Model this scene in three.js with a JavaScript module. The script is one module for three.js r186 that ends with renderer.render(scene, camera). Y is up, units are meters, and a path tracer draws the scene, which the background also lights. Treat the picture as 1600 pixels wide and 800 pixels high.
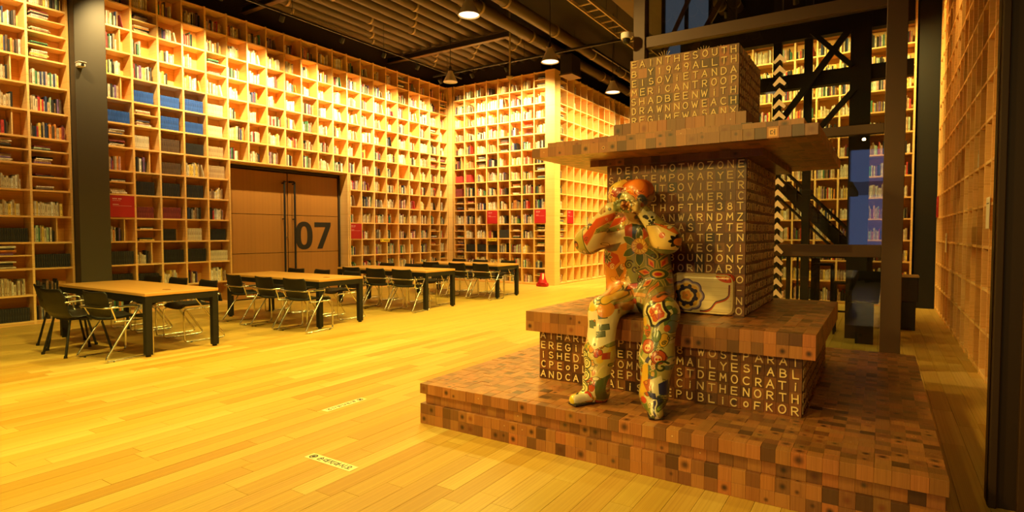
import * as THREE from 'three';
import { RoundedBoxGeometry } from 'three/addons/geometries/RoundedBoxGeometry.js';
import { mergeGeometries } from 'three/addons/utils/BufferGeometryUtils.js';
import { TextGeometry } from 'three/addons/geometries/TextGeometry.js';
import { RectAreaLightUniformsLib } from 'three/addons/lights/RectAreaLightUniformsLib.js';
import { FontLoader } from 'three/addons/loaders/FontLoader.js';

// ---------------------------------------------------------------- camera, exposure, lights
const scene = new THREE.Scene();
scene.background = new THREE.Color(0x050403);
const camera = new THREE.PerspectiveCamera(2 * Math.atan(400 / 895.46) * 180 / Math.PI, 2, 0.05, 80);
camera.position.set(0, 1.4256, 0);
camera.rotation.order = 'YXZ';
camera.rotation.set(-0.0387, 0.5731, -0.0008);
camera.updateMatrixWorld(); camera.updateProjectionMatrix();
const renderer = new THREE.WebGLRenderer({ antialias: true });
renderer.toneMapping = THREE.LinearToneMapping;
renderer.toneMappingExposure = 1.0;
renderer.shadowMap.enabled = true;
RectAreaLightUniformsLib.init();

const PENDANT = { color: [1.0, 0.76, 0.14], power: 86 };
const WASH = { color: [1.0, 0.74, 0.30], power: 66 };
const TRACK = { color: [1.0, 0.635, 0.12], power: 60 };

// ---------------------------------------------------------------- helpers
let seed = 20240611;
function rnd() { seed |= 0; seed = seed + 0x6D2B79F5 | 0; let t = Math.imul(seed ^ seed >>> 15, 1 | seed); t = t + Math.imul(t ^ t >>> 7, 61 | t) ^ t; return ((t ^ t >>> 14) >>> 0) / 4294967296; }
const rr = (a, b) => a + (b - a) * rnd();
const pick = (a) => a[Math.floor(rnd() * a.length)];
const counts = {};
function numbered(n) { const c = counts[n] = (counts[n] ?? -1) + 1; return c ? n + '_' + String(c).padStart(3, '0') : n; }
function mesh(name, geo, mat, parent) { const m = new THREE.Mesh(geo, mat); m.name = parent ? name : numbered(name); m.castShadow = m.receiveShadow = true; (parent ?? scene).add(m); return m; }
const partCounts = new WeakMap();
function part(name, geo, mat, parent, label) {
  let pc = partCounts.get(parent); if (!pc) partCounts.set(parent, pc = {});
  const c = pc[name] = (pc[name] ?? -1) + 1;
  const m = new THREE.Mesh(geo, mat); m.name = c ? name + '_' + String(c).padStart(3, '0') : name; m.castShadow = m.receiveShadow = true;
  if (label) m.userData.label = label; parent.add(m); return m;
}
function thing(name, label, category, pos = [0, 0, 0], turn = 0, group) {
  const o = new THREE.Group(); o.name = numbered(name); o.position.set(...pos); o.rotation.y = turn; scene.add(o);
  o.userData = { label, category }; if (group) o.userData.group = group; return o;
}
function structure(name, label, pos = [0, 0, 0], turn = 0) {
  const o = new THREE.Group(); o.name = numbered(name); o.position.set(...pos); o.rotation.y = turn; scene.add(o); o.userData = { kind: 'structure' }; if (label) o.userData.label = label; return o;
}
function copy(src, pos, turn, label) { const c = src.clone(); c.name = numbered(src.name.replace(/_\d{3}$/, '')); c.position.set(...pos); c.rotation.y = turn; c.userData = { ...src.userData, label }; scene.add(c); return c; }
const boxCache = new Map();
function box(w, h, d, x = 0, y = 0, z = 0) {
  const k = [w, h, d, x, y, z].map((v) => v.toFixed(4)).join(); let g = boxCache.get(k);
  if (!g) {
    g = new THREE.BoxGeometry(w, h, d); const uv = g.attributes.uv, n = g.attributes.normal;   // uv in metres
    for (let i = 0; i < uv.count; i++) { const ax = Math.abs(n.getX(i)), ay = Math.abs(n.getY(i)); const [a, b] = ax > .5 ? [d, h] : ay > .5 ? [w, d] : [w, h]; uv.setXY(i, uv.getX(i) * a, uv.getY(i) * b); }
    g.translate(x, y, z); boxCache.set(k, g);
  } return g;
}
const rbox = (w, h, d, r, x = 0, y = 0, z = 0, s = 2) => { const g = new RoundedBoxGeometry(w, h, d, s, r); g.translate(x, y, z); return g; };
const V = (x, y, z) => new THREE.Vector3(x, y, z);
function tube(pts, r, closed = false, seg = 0, rad = 8) { const c = new THREE.CatmullRomCurve3(pts.map((p) => V(...p)), closed, 'catmullrom', 0.15); return new THREE.TubeGeometry(c, seg || pts.length * 5, r, rad, closed); }
function bar(a, b, r, seg = 8, r2 = r) { const A = V(...a), B = V(...b), d = B.clone().sub(A); const g = new THREE.CylinderGeometry(r2, r, d.length(), seg); g.applyQuaternion(new THREE.Quaternion().setFromUnitVectors(V(0, 1, 0), d.normalize())); g.translate((A.x + B.x) / 2, (A.y + B.y) / 2, (A.z + B.z) / 2); return g; }
function beamGeo(a, b, w, h) { const A = V(...a), B = V(...b), d = B.clone().sub(A), L = d.length(); const g = new THREE.BoxGeometry(w, h, L); const m = new THREE.Matrix4().lookAt(A, B, V(0, 1, 0)); g.applyMatrix4(m); g.translate((A.x + B.x) / 2, (A.y + B.y) / 2, (A.z + B.z) / 2); return g; }
const merge = (gs) => mergeGeometries(gs.map((g) => { const c = g.index ? g.toNonIndexed() : g.clone(); for (const k of Object.keys(c.attributes)) if (!['position', 'normal', 'uv'].includes(k)) c.deleteAttribute(k); return c; }));
function canvasTexture(w, h, draw, repeat = false) {
  const c = document.createElement('canvas'); c.width = w; c.height = h; draw(c.getContext('2d'), w, h);
  const t = new THREE.CanvasTexture(c); t.colorSpace = THREE.SRGBColorSpace; if (repeat) t.wrapS = t.wrapT = THREE.RepeatWrapping; return t;
}
const std = (color, roughness = .6, metalness = 0, extra = {}) => new THREE.MeshStandardMaterial({ color, roughness, metalness, ...extra });

// ---------------------------------------------------------------- materials
function grain(base, dark, n, along) {
  return (g, w, h) => {
    g.fillStyle = base; g.fillRect(0, 0, w, h);
    for (let i = 0; i < n; i++) {
      g.strokeStyle = dark; g.globalAlpha = rr(.03, .16); g.lineWidth = rr(.6, 3.5); g.beginPath();
      const o = rnd() * (along === 'y' ? w : h), a = rr(-5, 5), b = rr(-5, 5), L = along === 'y' ? h : w;
      const P = (t, s) => along === 'y' ? [s, t] : [t, s];
      g.moveTo(...P(0, o)); g.bezierCurveTo(...P(L * .3, o + a), ...P(L * .6, o + b), ...P(L, o)); g.stroke();
    } g.globalAlpha = 1;
  };
}
const shelfTexture = canvasTexture(256, 256, grain('#f2c884', '#b98038', 70, 'x'), true);
const shelfMats = [0xffffff, 0xf4ead8, 0xfff4e2].map((c) => std(c, .55, 0, { map: shelfTexture }));
const shelfBack = std(0xf0dcb8, .7, 0, { map: shelfTexture });
const floorTextures = [0, 1, 2].map((i) => canvasTexture(64, 512, grain(['#cfae58', '#c9a64c', '#d4b564'][i], '#9c6a28', 34, 'y')));
const plankMats = []; for (const t of floorTextures) for (const c of [0xffffff, 0xf8efe0, 0xfff6e6, 0xf0dfc4]) plankMats.push(std(c, .36, 0, { map: t }));
const blackMetal = std(0x0f0c0a, .6, 0), steelDark = std(0x2b2520, .5, .35), steelBrown = std(0x5a4226, .5, .25), chrome = std(0xd8d4cc, .22, 1), blackShell = std(0x14110f, .45), blackFabric = std(0x100e0d, .85);
const ceilingDark = std(0x241b12, .9), pipeMat = std(0x4c3c28, .55, .1), collarMat = std(0xa08a62, .5, .05), whitePlastic = std(0xe6dfd0, .5), redMat = std(0xb3121a, .5), paintedWall = std(0x2a2018, .9);
const doorTexture = canvasTexture(512, 512, grain('#a06c2e', '#583814', 110, 'y'), true);
const doorMat = std(0xffffff, .5, 0, { map: doorTexture });
const tableTexture = canvasTexture(512, 256, grain('#dda55a', '#94602a', 90, 'x'), true);
const tableMat = new THREE.MeshPhysicalMaterial({ map: tableTexture, roughness: .3, clearcoat: .5, clearcoatRoughness: .25 });
const glassMat = new THREE.MeshPhysicalMaterial({ color: 0xdfe4e2, roughness: 0, transmission: 1, thickness: 0, ior: 1.5 });
const lampWhite = std(0xd8cdb8, .45, .1), lampGlow = std(0xfff2d0, .6, 0, { emissive: new THREE.Color().setRGB(1, .82, .5), emissiveIntensity: 2.6 });

// ---------------------------------------------------------------- lamps
function spot(pos, target, { color, power }, angle, penumbra, radius = 3) {
  const l = new THREE.SpotLight(new THREE.Color().setRGB(...color), power, 0, angle, penumbra, 2);
  l.position.set(...pos); l.target.position.set(...target); l.castShadow = true; l.shadow.radius = radius; l.shadow.mapSize.set(1024, 1024); l.name = numbered('spot_light');
  scene.add(l, l.target); return l;
}
const pendantShade = new THREE.LatheGeometry([[.045, .27], [.06, .27], [.065, .24], [.175, .02], [.18, 0], [.172, 0], [.165, .02], [.058, .235], [.0, .235]].map((p) => new THREE.Vector2(...p)), 36);
function pendant(x, y, z, label, lit = true, power = PENDANT.power) {
  const t = thing('pendant_lamp', label, 'lamp', [x, y, z], 0, 'cone pendant lamps hanging from the ceiling');
  part('lamp_shade', pendantShade, lampWhite, t);
  part('socket', new THREE.CylinderGeometry(.03, .045, .12, 16).translate(0, .33, 0), steelDark, t);
  part('rod', bar([0, .38, 0], [0, 6.72 - y, 0], .008), blackMetal, t);
  for (const s of [-1, 1]) part('bracket_screw', new THREE.SphereGeometry(.014, 10, 8).translate(s * .04, .285, .035), chrome, t);
  const d = part('bulb', new THREE.CylinderGeometry(.158, .158, .012, 32).translate(0, .024, 0), lit ? lampGlow : std(0x9a8a6a, .5, 0, { emissive: 0xffc070, emissiveIntensity: .25 }), t);
  d.castShadow = false;
  if (lit) spot([x, y - .02, z], [x, 0, z], { color: PENDANT.color, power }, 1.2, .55, 8);
  return t;
}
function trackSpot(pos, target, label, cfg = WASH, angle = .75, group = 'small black track spotlights under the ceiling', railY = 6.72, size = 2) {
  const t = thing('track_spotlight', label, 'spotlight', pos, 0, group);
  const d = V(...target).sub(V(...pos)).normalize(), q = new THREE.Quaternion().setFromUnitVectors(V(0, -1, 0), d);
  const can = new THREE.LatheGeometry([[0, .14], [.035, .14], [.045, .12], [.05, 0], [.045, 0], [.04, .02], [0, .02]].map((p) => new THREE.Vector2(...p)), 20); can.applyQuaternion(q);
  part('lamp_housing', can, blackMetal, t);
  const g = new THREE.CylinderGeometry(.038, .038, .006, 20).translate(0, .012, 0); g.applyQuaternion(q); part('lens', g, lampGlow, t).castShadow = false;
  part('stem', bar([0, .1, 0], [0, railY - pos[1], 0], .009), blackMetal, t);
  const p = V(...pos).addScaledVector(d, .03);
  spot(p.toArray(), target, cfg, angle, .9, size);
  return t;
}

// ---------------------------------------------------------------- large structure: floor, walls, ceiling
const floor = structure('floor', 'pale yellow strip wood floor of long narrow planks');
part('subfloor', box(14.6, .3, 31.4, -5, -.165, -9.2), std(0x3a2410, .9), floor);
{
  const W = .13, list = []; const lens = [.9, 1.2, 1.5];
  for (let i = 0; i < 106; i++) {
    const x = -11.72 + (i + .5) * W; let z = 6 - rnd() * 1.4;
    while (z > -24.4) { const L = pick(lens), zc = z - L / 2; z -= L;
      if (x > -2.75 && x < .1 && zc < -3.9 && zc > -5.8) continue;
      const v = V(x, 0, zc).project(camera), inFrame = v.z < 1 && Math.abs(v.x) < 1.15 && Math.abs(v.y) < 1.2;
      const c = V(x, 0, zc).sub(camera.position), dd = c.length();
      list.push({ x, zc, L, m: Math.floor(rnd() * plankMats.length), s: inFrame && c.dot(V(-.5423, 0, -.84)) > 0 ? 1 / dd : 0, y: rr(-.0006, .0004) });
    }
  }
  list.sort((a, b) => b.s - a.s);
  const geos = lens.map((L) => { const g = new THREE.BoxGeometry(W - .0022, .012, L - .002); return g; });
  list.slice(0, 300).forEach((p) => { const m = part('plank', geos[lens.indexOf(p.L)], plankMats[p.m], floor); m.position.set(p.x, p.y - .006, p.zc); });
  const rest = list.slice(300), inst = new THREE.InstancedMesh(new THREE.BoxGeometry(W - .0022, .012, 1), std(0xffffff, .36, 0, { map: floorTextures[0] }), rest.length);
  const M = new THREE.Matrix4(), col = new THREE.Color();
  rest.forEach((p, i) => { M.makeScale(1, 1, p.L - .002).setPosition(p.x, p.y - .006, p.zc); inst.setMatrixAt(i, M); const k = [1, .94, .97, .88][p.m % 4]; inst.setColorAt(i, col.setRGB(k, k * .97, k * .93)); });
  inst.name = 'planks'; inst.userData.kind = 'stuff'; inst.castShadow = inst.receiveShadow = true; floor.add(inst);
}
function wall(name, g, mat = paintedWall) { const m = mesh(name, g, mat); m.userData.kind = 'structure'; return m; }
wall('wall_left', box(.3, 7.1, 31, -11.82, 3.55, -9.2));
wall('wall_back', box(3.9, 7.1, .3, -9.75, 3.55, -14.3));
wall('wall_inner', box(.3, 7.1, 10.3, -8.0, 3.55, -19.3));
wall('wall_far', box(10, 7.1, .3, -3.2, 3.55, -24.5));
wall('wall_stair', box(3.9, 7.1, .3, -1.43, 3.55, -13.8));
wall('wall_right', box(.3, 7.1, 20, 1.36, 3.55, -3.9));
wall('wall_right_end', box(.9, 7.1, .3, 1.05, 3.55, -13.95));
wall('wall_rear', merge([box(10.9, 7.1, .3, -6.3, 3.55, 6.1), box(1.5, 7.1, .3, .8, 3.55, 6.1), box(.92, 1.05, .3, -.42, .525, 6.1), box(.92, 3.1, .3, -.42, 5.55, 6.1), box(.92, .38, .3, -.42, 2.81, 6.1)]));
const ceiling = wall('ceiling', box(14.6, .3, 31.4, -5, 6.9, -9.2), ceilingDark);

// daylight window behind the viewer (it shows as blue patches in the glass screen)
const win2 = structure('window_2', 'tall blue daylight window in two panes');
for (const [y, h] of [[1.83, 1.54], [3.5, .98]]) part('pane', box(.9, h, .02, -.43, y, 6.12), std(0x3a5078, .4, 0, { emissive: new THREE.Color().setRGB(.36, .55, 1.2), emissiveIntensity: .85 }), win2);
{ const l = new THREE.RectAreaLight(new THREE.Color().setRGB(.36, .55, 1.2), .4, .9, 2.9); l.position.set(-.43, 2.5, 5.9); l.lookAt(-.43, 2.5, 0); l.name = 'window_light'; scene.add(l); }

// ---------------------------------------------------------------- bookcases and books
const Y0 = .06, DY = .415, TH = .032, DEPTH = .3;
const rowY = (k) => Y0 + DY * k;
const books = [];            // every book, built after all cases are known
const PALETTE = [
  ['cream', [.62, .53, .38]], ['ivory', [.70, .62, .48]], ['white', [.80, .78, .72]], ['tan', [.48, .34, .19]], ['brown', [.27, .15, .075]], ['dark brown', [.10, .055, .03]],
  ['black', [.014, .012, .012]], ['charcoal', [.028, .026, .026]], ['grey', [.38, .37, .36]], ['red', [.52, .04, .035]], ['maroon', [.22, .03, .03]], ['orange', [.74, .27, .05]],
  ['yellow', [.80, .58, .13]], ['green', [.06, .20, .10]], ['pale green', [.40, .53, .38]], ['blue', [.016, .085, .42]], ['navy', [.03, .045, .13]], ['purple', [.19, .09, .24]], ['pink', [.72, .40, .37]],
];
const PI = Object.fromEntries(PALETTE.map((p, i) => [p[0], i]));
const MIX = ['cream', 'cream', 'cream', 'ivory', 'ivory', 'white', 'tan', 'tan', 'tan', 'brown', 'brown', 'dark brown', 'black', 'black', 'black', 'charcoal', 'grey', 'red', 'maroon', 'orange', 'yellow', 'green', 'pale green', 'navy', 'purple', 'pink'];
const PALE = ['cream', 'cream', 'ivory', 'white', 'tan', 'ivory', 'yellow', 'brown'];
const DARK = ['black', 'dark brown', 'charcoal', 'brown', 'navy', 'black', 'grey', 'tan'];
function fillCell(c, x0, x1, y, spec, where) {
  const [kind, a, b] = spec;
  const add = (px, th, h, d, col, flat, tilt, n, zoff) => books.push({ c, px, y, th, h, d, col: PI[col], flat, tilt, n, zoff, where, tex: 0 });
  let x = x0 + .006, n = 0; const gap = x1 - x0;
  if (kind === 'none') return;
  if (kind === 'flat') {                         // stacks of books lying down
    let yy = 0; const m = 2 + Math.floor(rnd() * 4);
    for (let i = 0; i < m; i++) { const th = rr(.018, .035); books.push({ c, px: x0 + .05 + rr(0, .03) + .1, y: y + yy, th, h: rr(.2, .24), d: .17, col: PI[pick(MIX)], flat: true, tilt: rr(-.1, .1), n: m - i, zoff: .05, where, tex: 1 }); yy += th + .0005; }
    return;
  }
  const fill = kind === 'set' ? (b ?? .9) : (b ?? rr(.42, .86)), cols = kind === 'pale' ? PALE : kind === 'dark' ? DARK : MIX;
  const hs = rr(.2, .25), ts = rr(.026, .036), ds = rr(.15, .19), base = rr(.175, .235); const zo = rr(.025, .06);
  while (x < x0 + gap * fill - .02) {
    const set = kind === 'set', th = set ? ts : rr(.014, .038); if (x + th > x1 - .008) break;
    const h = set ? hs : Math.min(.35, base + rr(-.045, .05));
    add(x + th / 2, th - .0012, h, set ? ds : rr(.13, .19), set ? a : pick(cols), false, 0, ++n, set ? zo : zo + rr(-.01, .015)); books[books.length - 1].tex = set ? 1 : rnd() < .5 ? 0 : 2; x += th;
  }
  if (n > 2 && !['set'].includes(kind) && rnd() < .3 && x < x1 - .1) { const b0 = books[books.length - 1]; b0.tilt = .22; b0.px += .03; }
}
const woodVar = () => pick(shelfMats);
function bookcase(label, pos, turn, ups, opts = {}) {
  const rows = opts.rows ?? 14, t = thing('bookcase', label, 'bookcase', pos, turn), H = rowY(rows) + TH / 2, c = t;
  t.updateMatrixWorld();
  const skip = opts.skip ?? (() => false);
  ups.forEach((x, j) => {
    const w = opts.wide?.[j] ?? TH, cut = opts.cut?.(j);
    part('upright', box(w, H - (cut ?? .0), DEPTH, 0, (H + (cut ?? 0)) / 2, 0), woodVar(), t).position.set(x, 0, -DEPTH / 2);
  });
  for (let j = 0; j < ups.length - 1; j++) {
    const wl = (opts.wide?.[j] ?? TH) / 2, wr = (opts.wide?.[j + 1] ?? TH) / 2, a = ups[j] + wl, b = ups[j + 1] - wr;
    for (let k = 0; k <= rows; k++) {
      if (skip(j, k) && (k === 0 || skip(j, k - 1))) continue;
      const rk = rnd() < (opts.missing ?? 0) && k > 0 && k < rows;
      if (!rk) { const bd = part('shelf_board', box(b - a, TH - .004, DEPTH - .004, 0, 0, 0), woodVar(), t); bd.position.set((a + b) / 2, rowY(k) - TH / 2, -DEPTH / 2 - .002); }
      if (k === rows || skip(j, k)) continue;
      const spec = opts.cell ? opts.cell(j, k) : null, y = rowY(k);
      const where = opts.where ? opts.where(j, k) : null;
      if (spec && spec[0] === 'half') {        // a half height shelf with lying books above and below
        part('half_shelf', box(b - a, .018, DEPTH - .02, 0, 0, 0), woodVar(), t).position.set((a + b) / 2, y + .2, -DEPTH / 2);
        fillCell(c, a, b, y, ['flat'], where); fillCell(c, a, b, y + .209, ['flat'], where);
      } else if (spec && spec[0] === 'divide') {
        part('divider', box(.016, DY - TH, DEPTH * .8, 0, 0, 0), woodVar(), t).position.set(a + (b - a) * .62, y + (DY - TH) / 2, -DEPTH / 2);
        fillCell(c, a, a + (b - a) * .6, y, ['mix', null, .9], where);
      } else if (spec) fillCell(c, a, b, y, spec, where);
    }
  }
  const L = ups[ups.length - 1] - ups[0] + TH;
  if (opts.backs) for (const [x0, x1, y0, y1] of opts.backs) part('back_panel', box(x1 - x0, y1 - y0, .012, (x0 + x1) / 2, (y0 + y1) / 2, -DEPTH - .007), shelfBack, t);
  else part('back_panel', box(L, H, .012, ups[0] + L / 2 - TH / 2, H / 2, -DEPTH - .007), shelfBack, t);
  for (const [x0, x1] of opts.plinths ?? [[ups[0], ups[ups.length - 1]]]) part('plinth', box(x1 - x0, Y0 - TH, .02, (x0 + x1) / 2, (Y0 - TH) / 2, -.02), shelfMats[1], t);
  return t;
}
const ORD = ['lowest', 'second', 'third', 'fourth', 'fifth', 'sixth', 'seventh', 'eighth', 'ninth', 'tenth', 'eleventh', 'twelfth', 'thirteenth', 'fourteenth', 'fifteenth', 'sixteenth', 'seventeenth', 'eighteenth', 'nineteenth', 'twentieth'];
const NTH = (n) => n === 1 ? 'first' : ORD[n - 1] ?? n + 'th';
const cellMix = (pFlat, pNone) => () => { const r = rnd(); return r < pNone ? ['none'] : r < pNone + pFlat ? ['half'] : r < pNone + pFlat + .28 ? ['pale'] : ['mix']; };
const KS = .4436, LX = -11.25;
// 1: before the steel column
const overA = { '1_10': ['half'], '1_11': ['half'], '1_5': ['half'], '1_6': ['half'], '0_6': ['half'], '0_2': ['half'], '0_7': ['divide'], '1_3': ['divide'], '1_2': ['set', 'charcoal', .96], '0_3': ['set', 'charcoal', .98], '1_1': ['dark'], '0_0': ['set', 'charcoal', .9], '1_0': ['dark'], '0_1': ['pale'], '0_4': ['pale'], '0_5': ['pale'], '1_4': ['pale'], '0_9': ['divide'] };
bookcase('pale wood bookcase of full-height cells before the dark steel column', [LX, 0, -2.98], Math.PI / 2, [0, .52, 1.055], {
  cell: (j, k) => overA[j + '_' + k] ?? ['mix', null, rr(.7, .98)], where: (j, k) => `${ORD[k]} shelf up, ${j ? 'inner' : 'outer'} bay before steel column` });
// 2: the long one with the door opening
const overB = { '1_9': ['set', 'blue', .85], '2_9': ['set', 'blue', .9], '3_9': ['set', 'blue', .9], '0_8': ['set', 'blue', .95], '2_8': ['set', 'blue', .9], '3_8': ['set', 'blue', .9], '3_7': ['set', 'black', .9], '2_7': ['set', 'dark brown', .92], '2_6': ['set', 'dark brown', .92],
  '1_5': ['set', 'black', .85], '2_5': ['set', 'black', .85], '3_5': ['set', 'black', .85], '1_4': ['set', 'maroon', .8], '2_4': ['set', 'maroon', .92], '3_4': ['dark'], '4_4': ['mix'], '2_3': ['set', 'black', .6], '3_3': ['set', 'cream', .8], '4_3': ['set', 'black', .9], '0_2': ['set', 'charcoal', .95], '1_2': ['divide'], '2_2': ['set', 'black', .9], '3_2': ['set', 'black', .9], '4_2': ['set', 'cream', .9],
  '0_1': ['set', 'black', .98], '1_1': ['set', 'black', .9], '2_1': ['pale'], '3_1': ['mix'], '4_1': ['pale'], '0_4': ['none'], '0_5': ['half'], '1_3': ['half'], '0_3': ['divide'], '0_7': ['half'], '1_8': ['half'], '1_12': ['half'], '0_11': ['divide'], '0_9': ['divide'], '1_6': ['divide'], '1_7': ['set', 'cream', .7], '4_5': ['pale'], '4_6': ['set', 'tan', .85], '4_7': ['set', 'tan', .85], '4_8': ['set', 'cream', .85], '4_9': ['set', 'cream', .85], '12_3': ['none'], '19_8': ['half'], '19_2': ['half'], '19_3': ['half'], '20_12': ['half'], '20_8': ['half'], '20_1': ['half'] };
const upsB = []; for (let j = 0; j <= 21; j++) upsB.push(j * KS);
upsB[21] = 9.235;
const mixB = cellMix(.02, .01);
bookcase('long pale wood bookcase around the double door, thick with books', [LX, 0, -4.549], Math.PI / 2, upsB, {
  skip: (j, k) => j >= 5 && j < 12 && k < 7, cut: (j) => j > 5 && j < 12 ? rowY(7) - TH : 0,
  backs: [[-.016, 5 * KS, 0, 5.886], [5 * KS, 12 * KS, rowY(7) - TH, 5.886], [12 * KS, 9.24, 0, 5.886]], plinths: [[0, 5 * KS], [12 * KS, 9.235]],
  cell: (j, k) => overB[j + '_' + k] ?? mixB(), where: (j, k) => `${ORD[k]} shelf up, ${NTH(j + 1)} bay after steel column` });
// 3: back wall
const upsC = []; for (let j = 0; j <= 8; j++) upsC.push(.04 + j * .405); upsC.push(upsC[8] + .13); upsC.pop();
const overC = { '0_6': ['set', 'maroon', .7], '0_7': ['set', 'red', .75], '1_7': ['set', 'red', .5], '3_4': ['none'], '7_4': ['none'], '1_2': ['set', 'black', .95], '2_2': ['set', 'black', .95], '3_2': ['set', 'black', .95], '0_1': ['half'], '0_2': ['half'], '0_3': ['half'], '0_5': ['half'], '1_5': ['half'], '7_13': ['half'], '7_3': ['half'], '7_0': ['half'], '4_3': ['set', 'charcoal', .9], '5_3': ['half'], '0_8': ['divide'], '7_7': ['half'] };
const mixC = cellMix(.03, 0);
bookcase('pale wood bookcase on the back wall, cells half full of books', [-11.05, 0, -13.8], 0, upsC, { cell: (j, k) => overC[j + '_' + k] ?? mixC(), where: () => null });
wall('trim_1', box(.17, 5.886, .3, -11.165, 2.943, -13.96), shelfMats[0]);
// 4: the face that turns the corner
const upsD = []; for (let j = 0; j <= 17; j++) upsD.push(.335 + j * .428);
bookcase('pale wood bookcase going back from the outer corner, cells nearly empty', [-7.53, 0, -13.785], Math.PI / 2, upsD, { cell: (j, k) => j === 0 ? (rnd() < .4 ? ['half'] : ['mix', null, .5]) : rnd() < (k < 5 ? .3 : .12) ? ['mix', null, .4] : ['none'], where: () => null });
wall('trim_2', box(.30, 5.886, .30, -7.665, 2.943, -13.94), shelfMats[2]);
// 5: right wall, seen edge-on
const upsE = []; for (let j = 0; j <= 20; j++) upsE.push(j * .42);
bookcase('pale wood bookcase along the narrow right passage, cells mostly bare', [.85, 0, -13.3], -Math.PI / 2, upsE, { cell: (j, k) => rnd() < .06 ? ['mix', null, .5] : ['none'], where: () => null });
// 6: behind the glass screen
const upsF = []; for (let j = 0; j <= 9; j++) upsF.push(j * .412);
bookcase('lit pale wood bookcase full of books behind the glass screen', [-3.24, 0, -13.3], 0, upsF, { cell: (j, k) => rnd() < .3 ? ['pale', null, .9] : ['mix', null, .9], where: () => null });
// a shallow shelf behind bookcase 4's far end so the passage is closed off by more shelving
const upsG = []; for (let j = 0; j <= 9; j++) upsG.push(j * .428);
bookcase('distant pale wood bookcase at the end of the deep passage', [-7.5, 0, -24], 0, upsG, { cell: () => rnd() < .5 ? ['mix', null, .6] : ['none'], where: () => null });

// books: 300 that show largest are things, the rest one mass
{
  const shape = new THREE.Shape(); shape.moveTo(-.5, -1); shape.lineTo(.5, -1); shape.lineTo(.5, -.05); shape.quadraticCurveTo(0, .05, -.5, -.05); shape.closePath();
  const g = new THREE.ExtrudeGeometry(shape, { depth: 1, bevelEnabled: false, curveSegments: 4 }); g.rotateX(-Math.PI / 2); g.scale(1, 1, -1);
  { const ix = g.index; const p = g.attributes.position, uv = g.attributes.uv; for (let i = 0; i < p.count; i += 3) for (const key of ['position', 'normal', 'uv']) { const a = g.attributes[key], s = a.itemSize, t = []; for (let q = 0; q < s; q++) { t.push(a.array[(i + 1) * s + q]); a.array[(i + 1) * s + q] = a.array[(i + 2) * s + q]; a.array[(i + 2) * s + q] = t[q]; } }
    for (let i = 0; i < p.count; i++) uv.setXY(i, p.getX(i) + .5, p.getY(i)); g.computeVertexNormals(); }
  const spine = (n) => canvasTexture(32, 128, (c, w, h) => {
    c.fillStyle = '#fff'; c.fillRect(0, 0, w, h);
    if (n === 0) { c.fillStyle = '#8a8178'; c.fillRect(9, 22, 4, 46); c.fillRect(18, 30, 4, 34); c.fillStyle = '#b9b2a8'; c.fillRect(8, 104, 16, 10); }
    if (n === 1) { c.fillStyle = '#b99'; for (const y of [14, 34, 96, 110]) c.fillRect(0, y, w, 3); c.fillStyle = '#cbb'; c.fillRect(7, 44, 18, 26); }
    if (n === 2) { c.fillStyle = '#77706c'; c.fillRect(0, 0, w, 12); c.fillRect(12, 30, 7, 60); }
  });
  const tex = [0, 1, 2].map(spine), mats = {};
  const matOf = (b) => mats[b.col + '_' + b.tex] ??= new THREE.MeshStandardMaterial({ color: new THREE.Color().setRGB(...PALETTE[b.col][1]), map: tex[b.tex], roughness: .62 });
  const M = new THREE.Matrix4(), Q = new THREE.Quaternion(), E = new THREE.Euler(), f = 895.46;
  for (const b of books) {
    const P = V(0, 0, 0), S = V(b.th, b.h, b.d);
    if (b.flat) { E.set(0, b.tilt, -Math.PI / 2); P.set(b.px - .1, b.y + b.th / 2, -b.zoff); } else { E.set(0, 0, b.tilt ? b.tilt : 0); P.set(b.px + (b.tilt ? b.h * .2 : 0), b.y, -b.zoff); }
    const local = new THREE.Matrix4().compose(P, Q.setFromEuler(E), S); b.m = new THREE.Matrix4().multiplyMatrices(b.c.matrixWorld, local);
    const pw = V().setFromMatrixPosition(b.m); pw.y += b.flat ? 0 : b.h / 2; const dep = pw.clone().sub(camera.position).length(); const pr = pw.clone().project(camera);
    b.vis = pr.z < 1 && Math.abs(pr.x) < .985 && Math.abs(pr.y) < .97 && b.where ? b.th * b.h / dep / dep : 0;
  }
  books.sort((p, q) => q.vis - p.vis);
  const solo = books.slice(0, 300).filter((b) => b.vis > 0), used = new Set();
  for (const b of solo) {
    const m = mesh('book', g, matOf(b)); b.m.decompose(m.position, m.quaternion, m.scale);
    let label = b.flat ? `${PALETTE[b.col][0]} book lying ${NTH(b.n)} from stack top, ${b.where}` : `${PALETTE[b.col][0]} book, ${NTH(b.n)} from left on ${b.where}`;
    if (used.has(label)) label = label.replace('book lying', 'upper book lying'); used.add(label);
    m.userData = { label, category: 'book', group: 'books in the pale wood bookcases' };
  }
  const rest = books.slice(solo.length), inst = new THREE.InstancedMesh(g, new THREE.MeshStandardMaterial({ map: tex[0], roughness: .65 }), rest.length), col = new THREE.Color();
  rest.forEach((b, i) => { inst.setMatrixAt(i, b.m); inst.setColorAt(i, col.setRGB(...PALETTE[b.col][1])); });
  inst.name = 'books'; inst.castShadow = inst.receiveShadow = true; inst.userData = { kind: 'stuff', label: 'thousands of smaller books standing in the cells of the farther bookcases', category: 'books', group: 'books in the pale wood bookcases' }; scene.add(inst);
}

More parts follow.
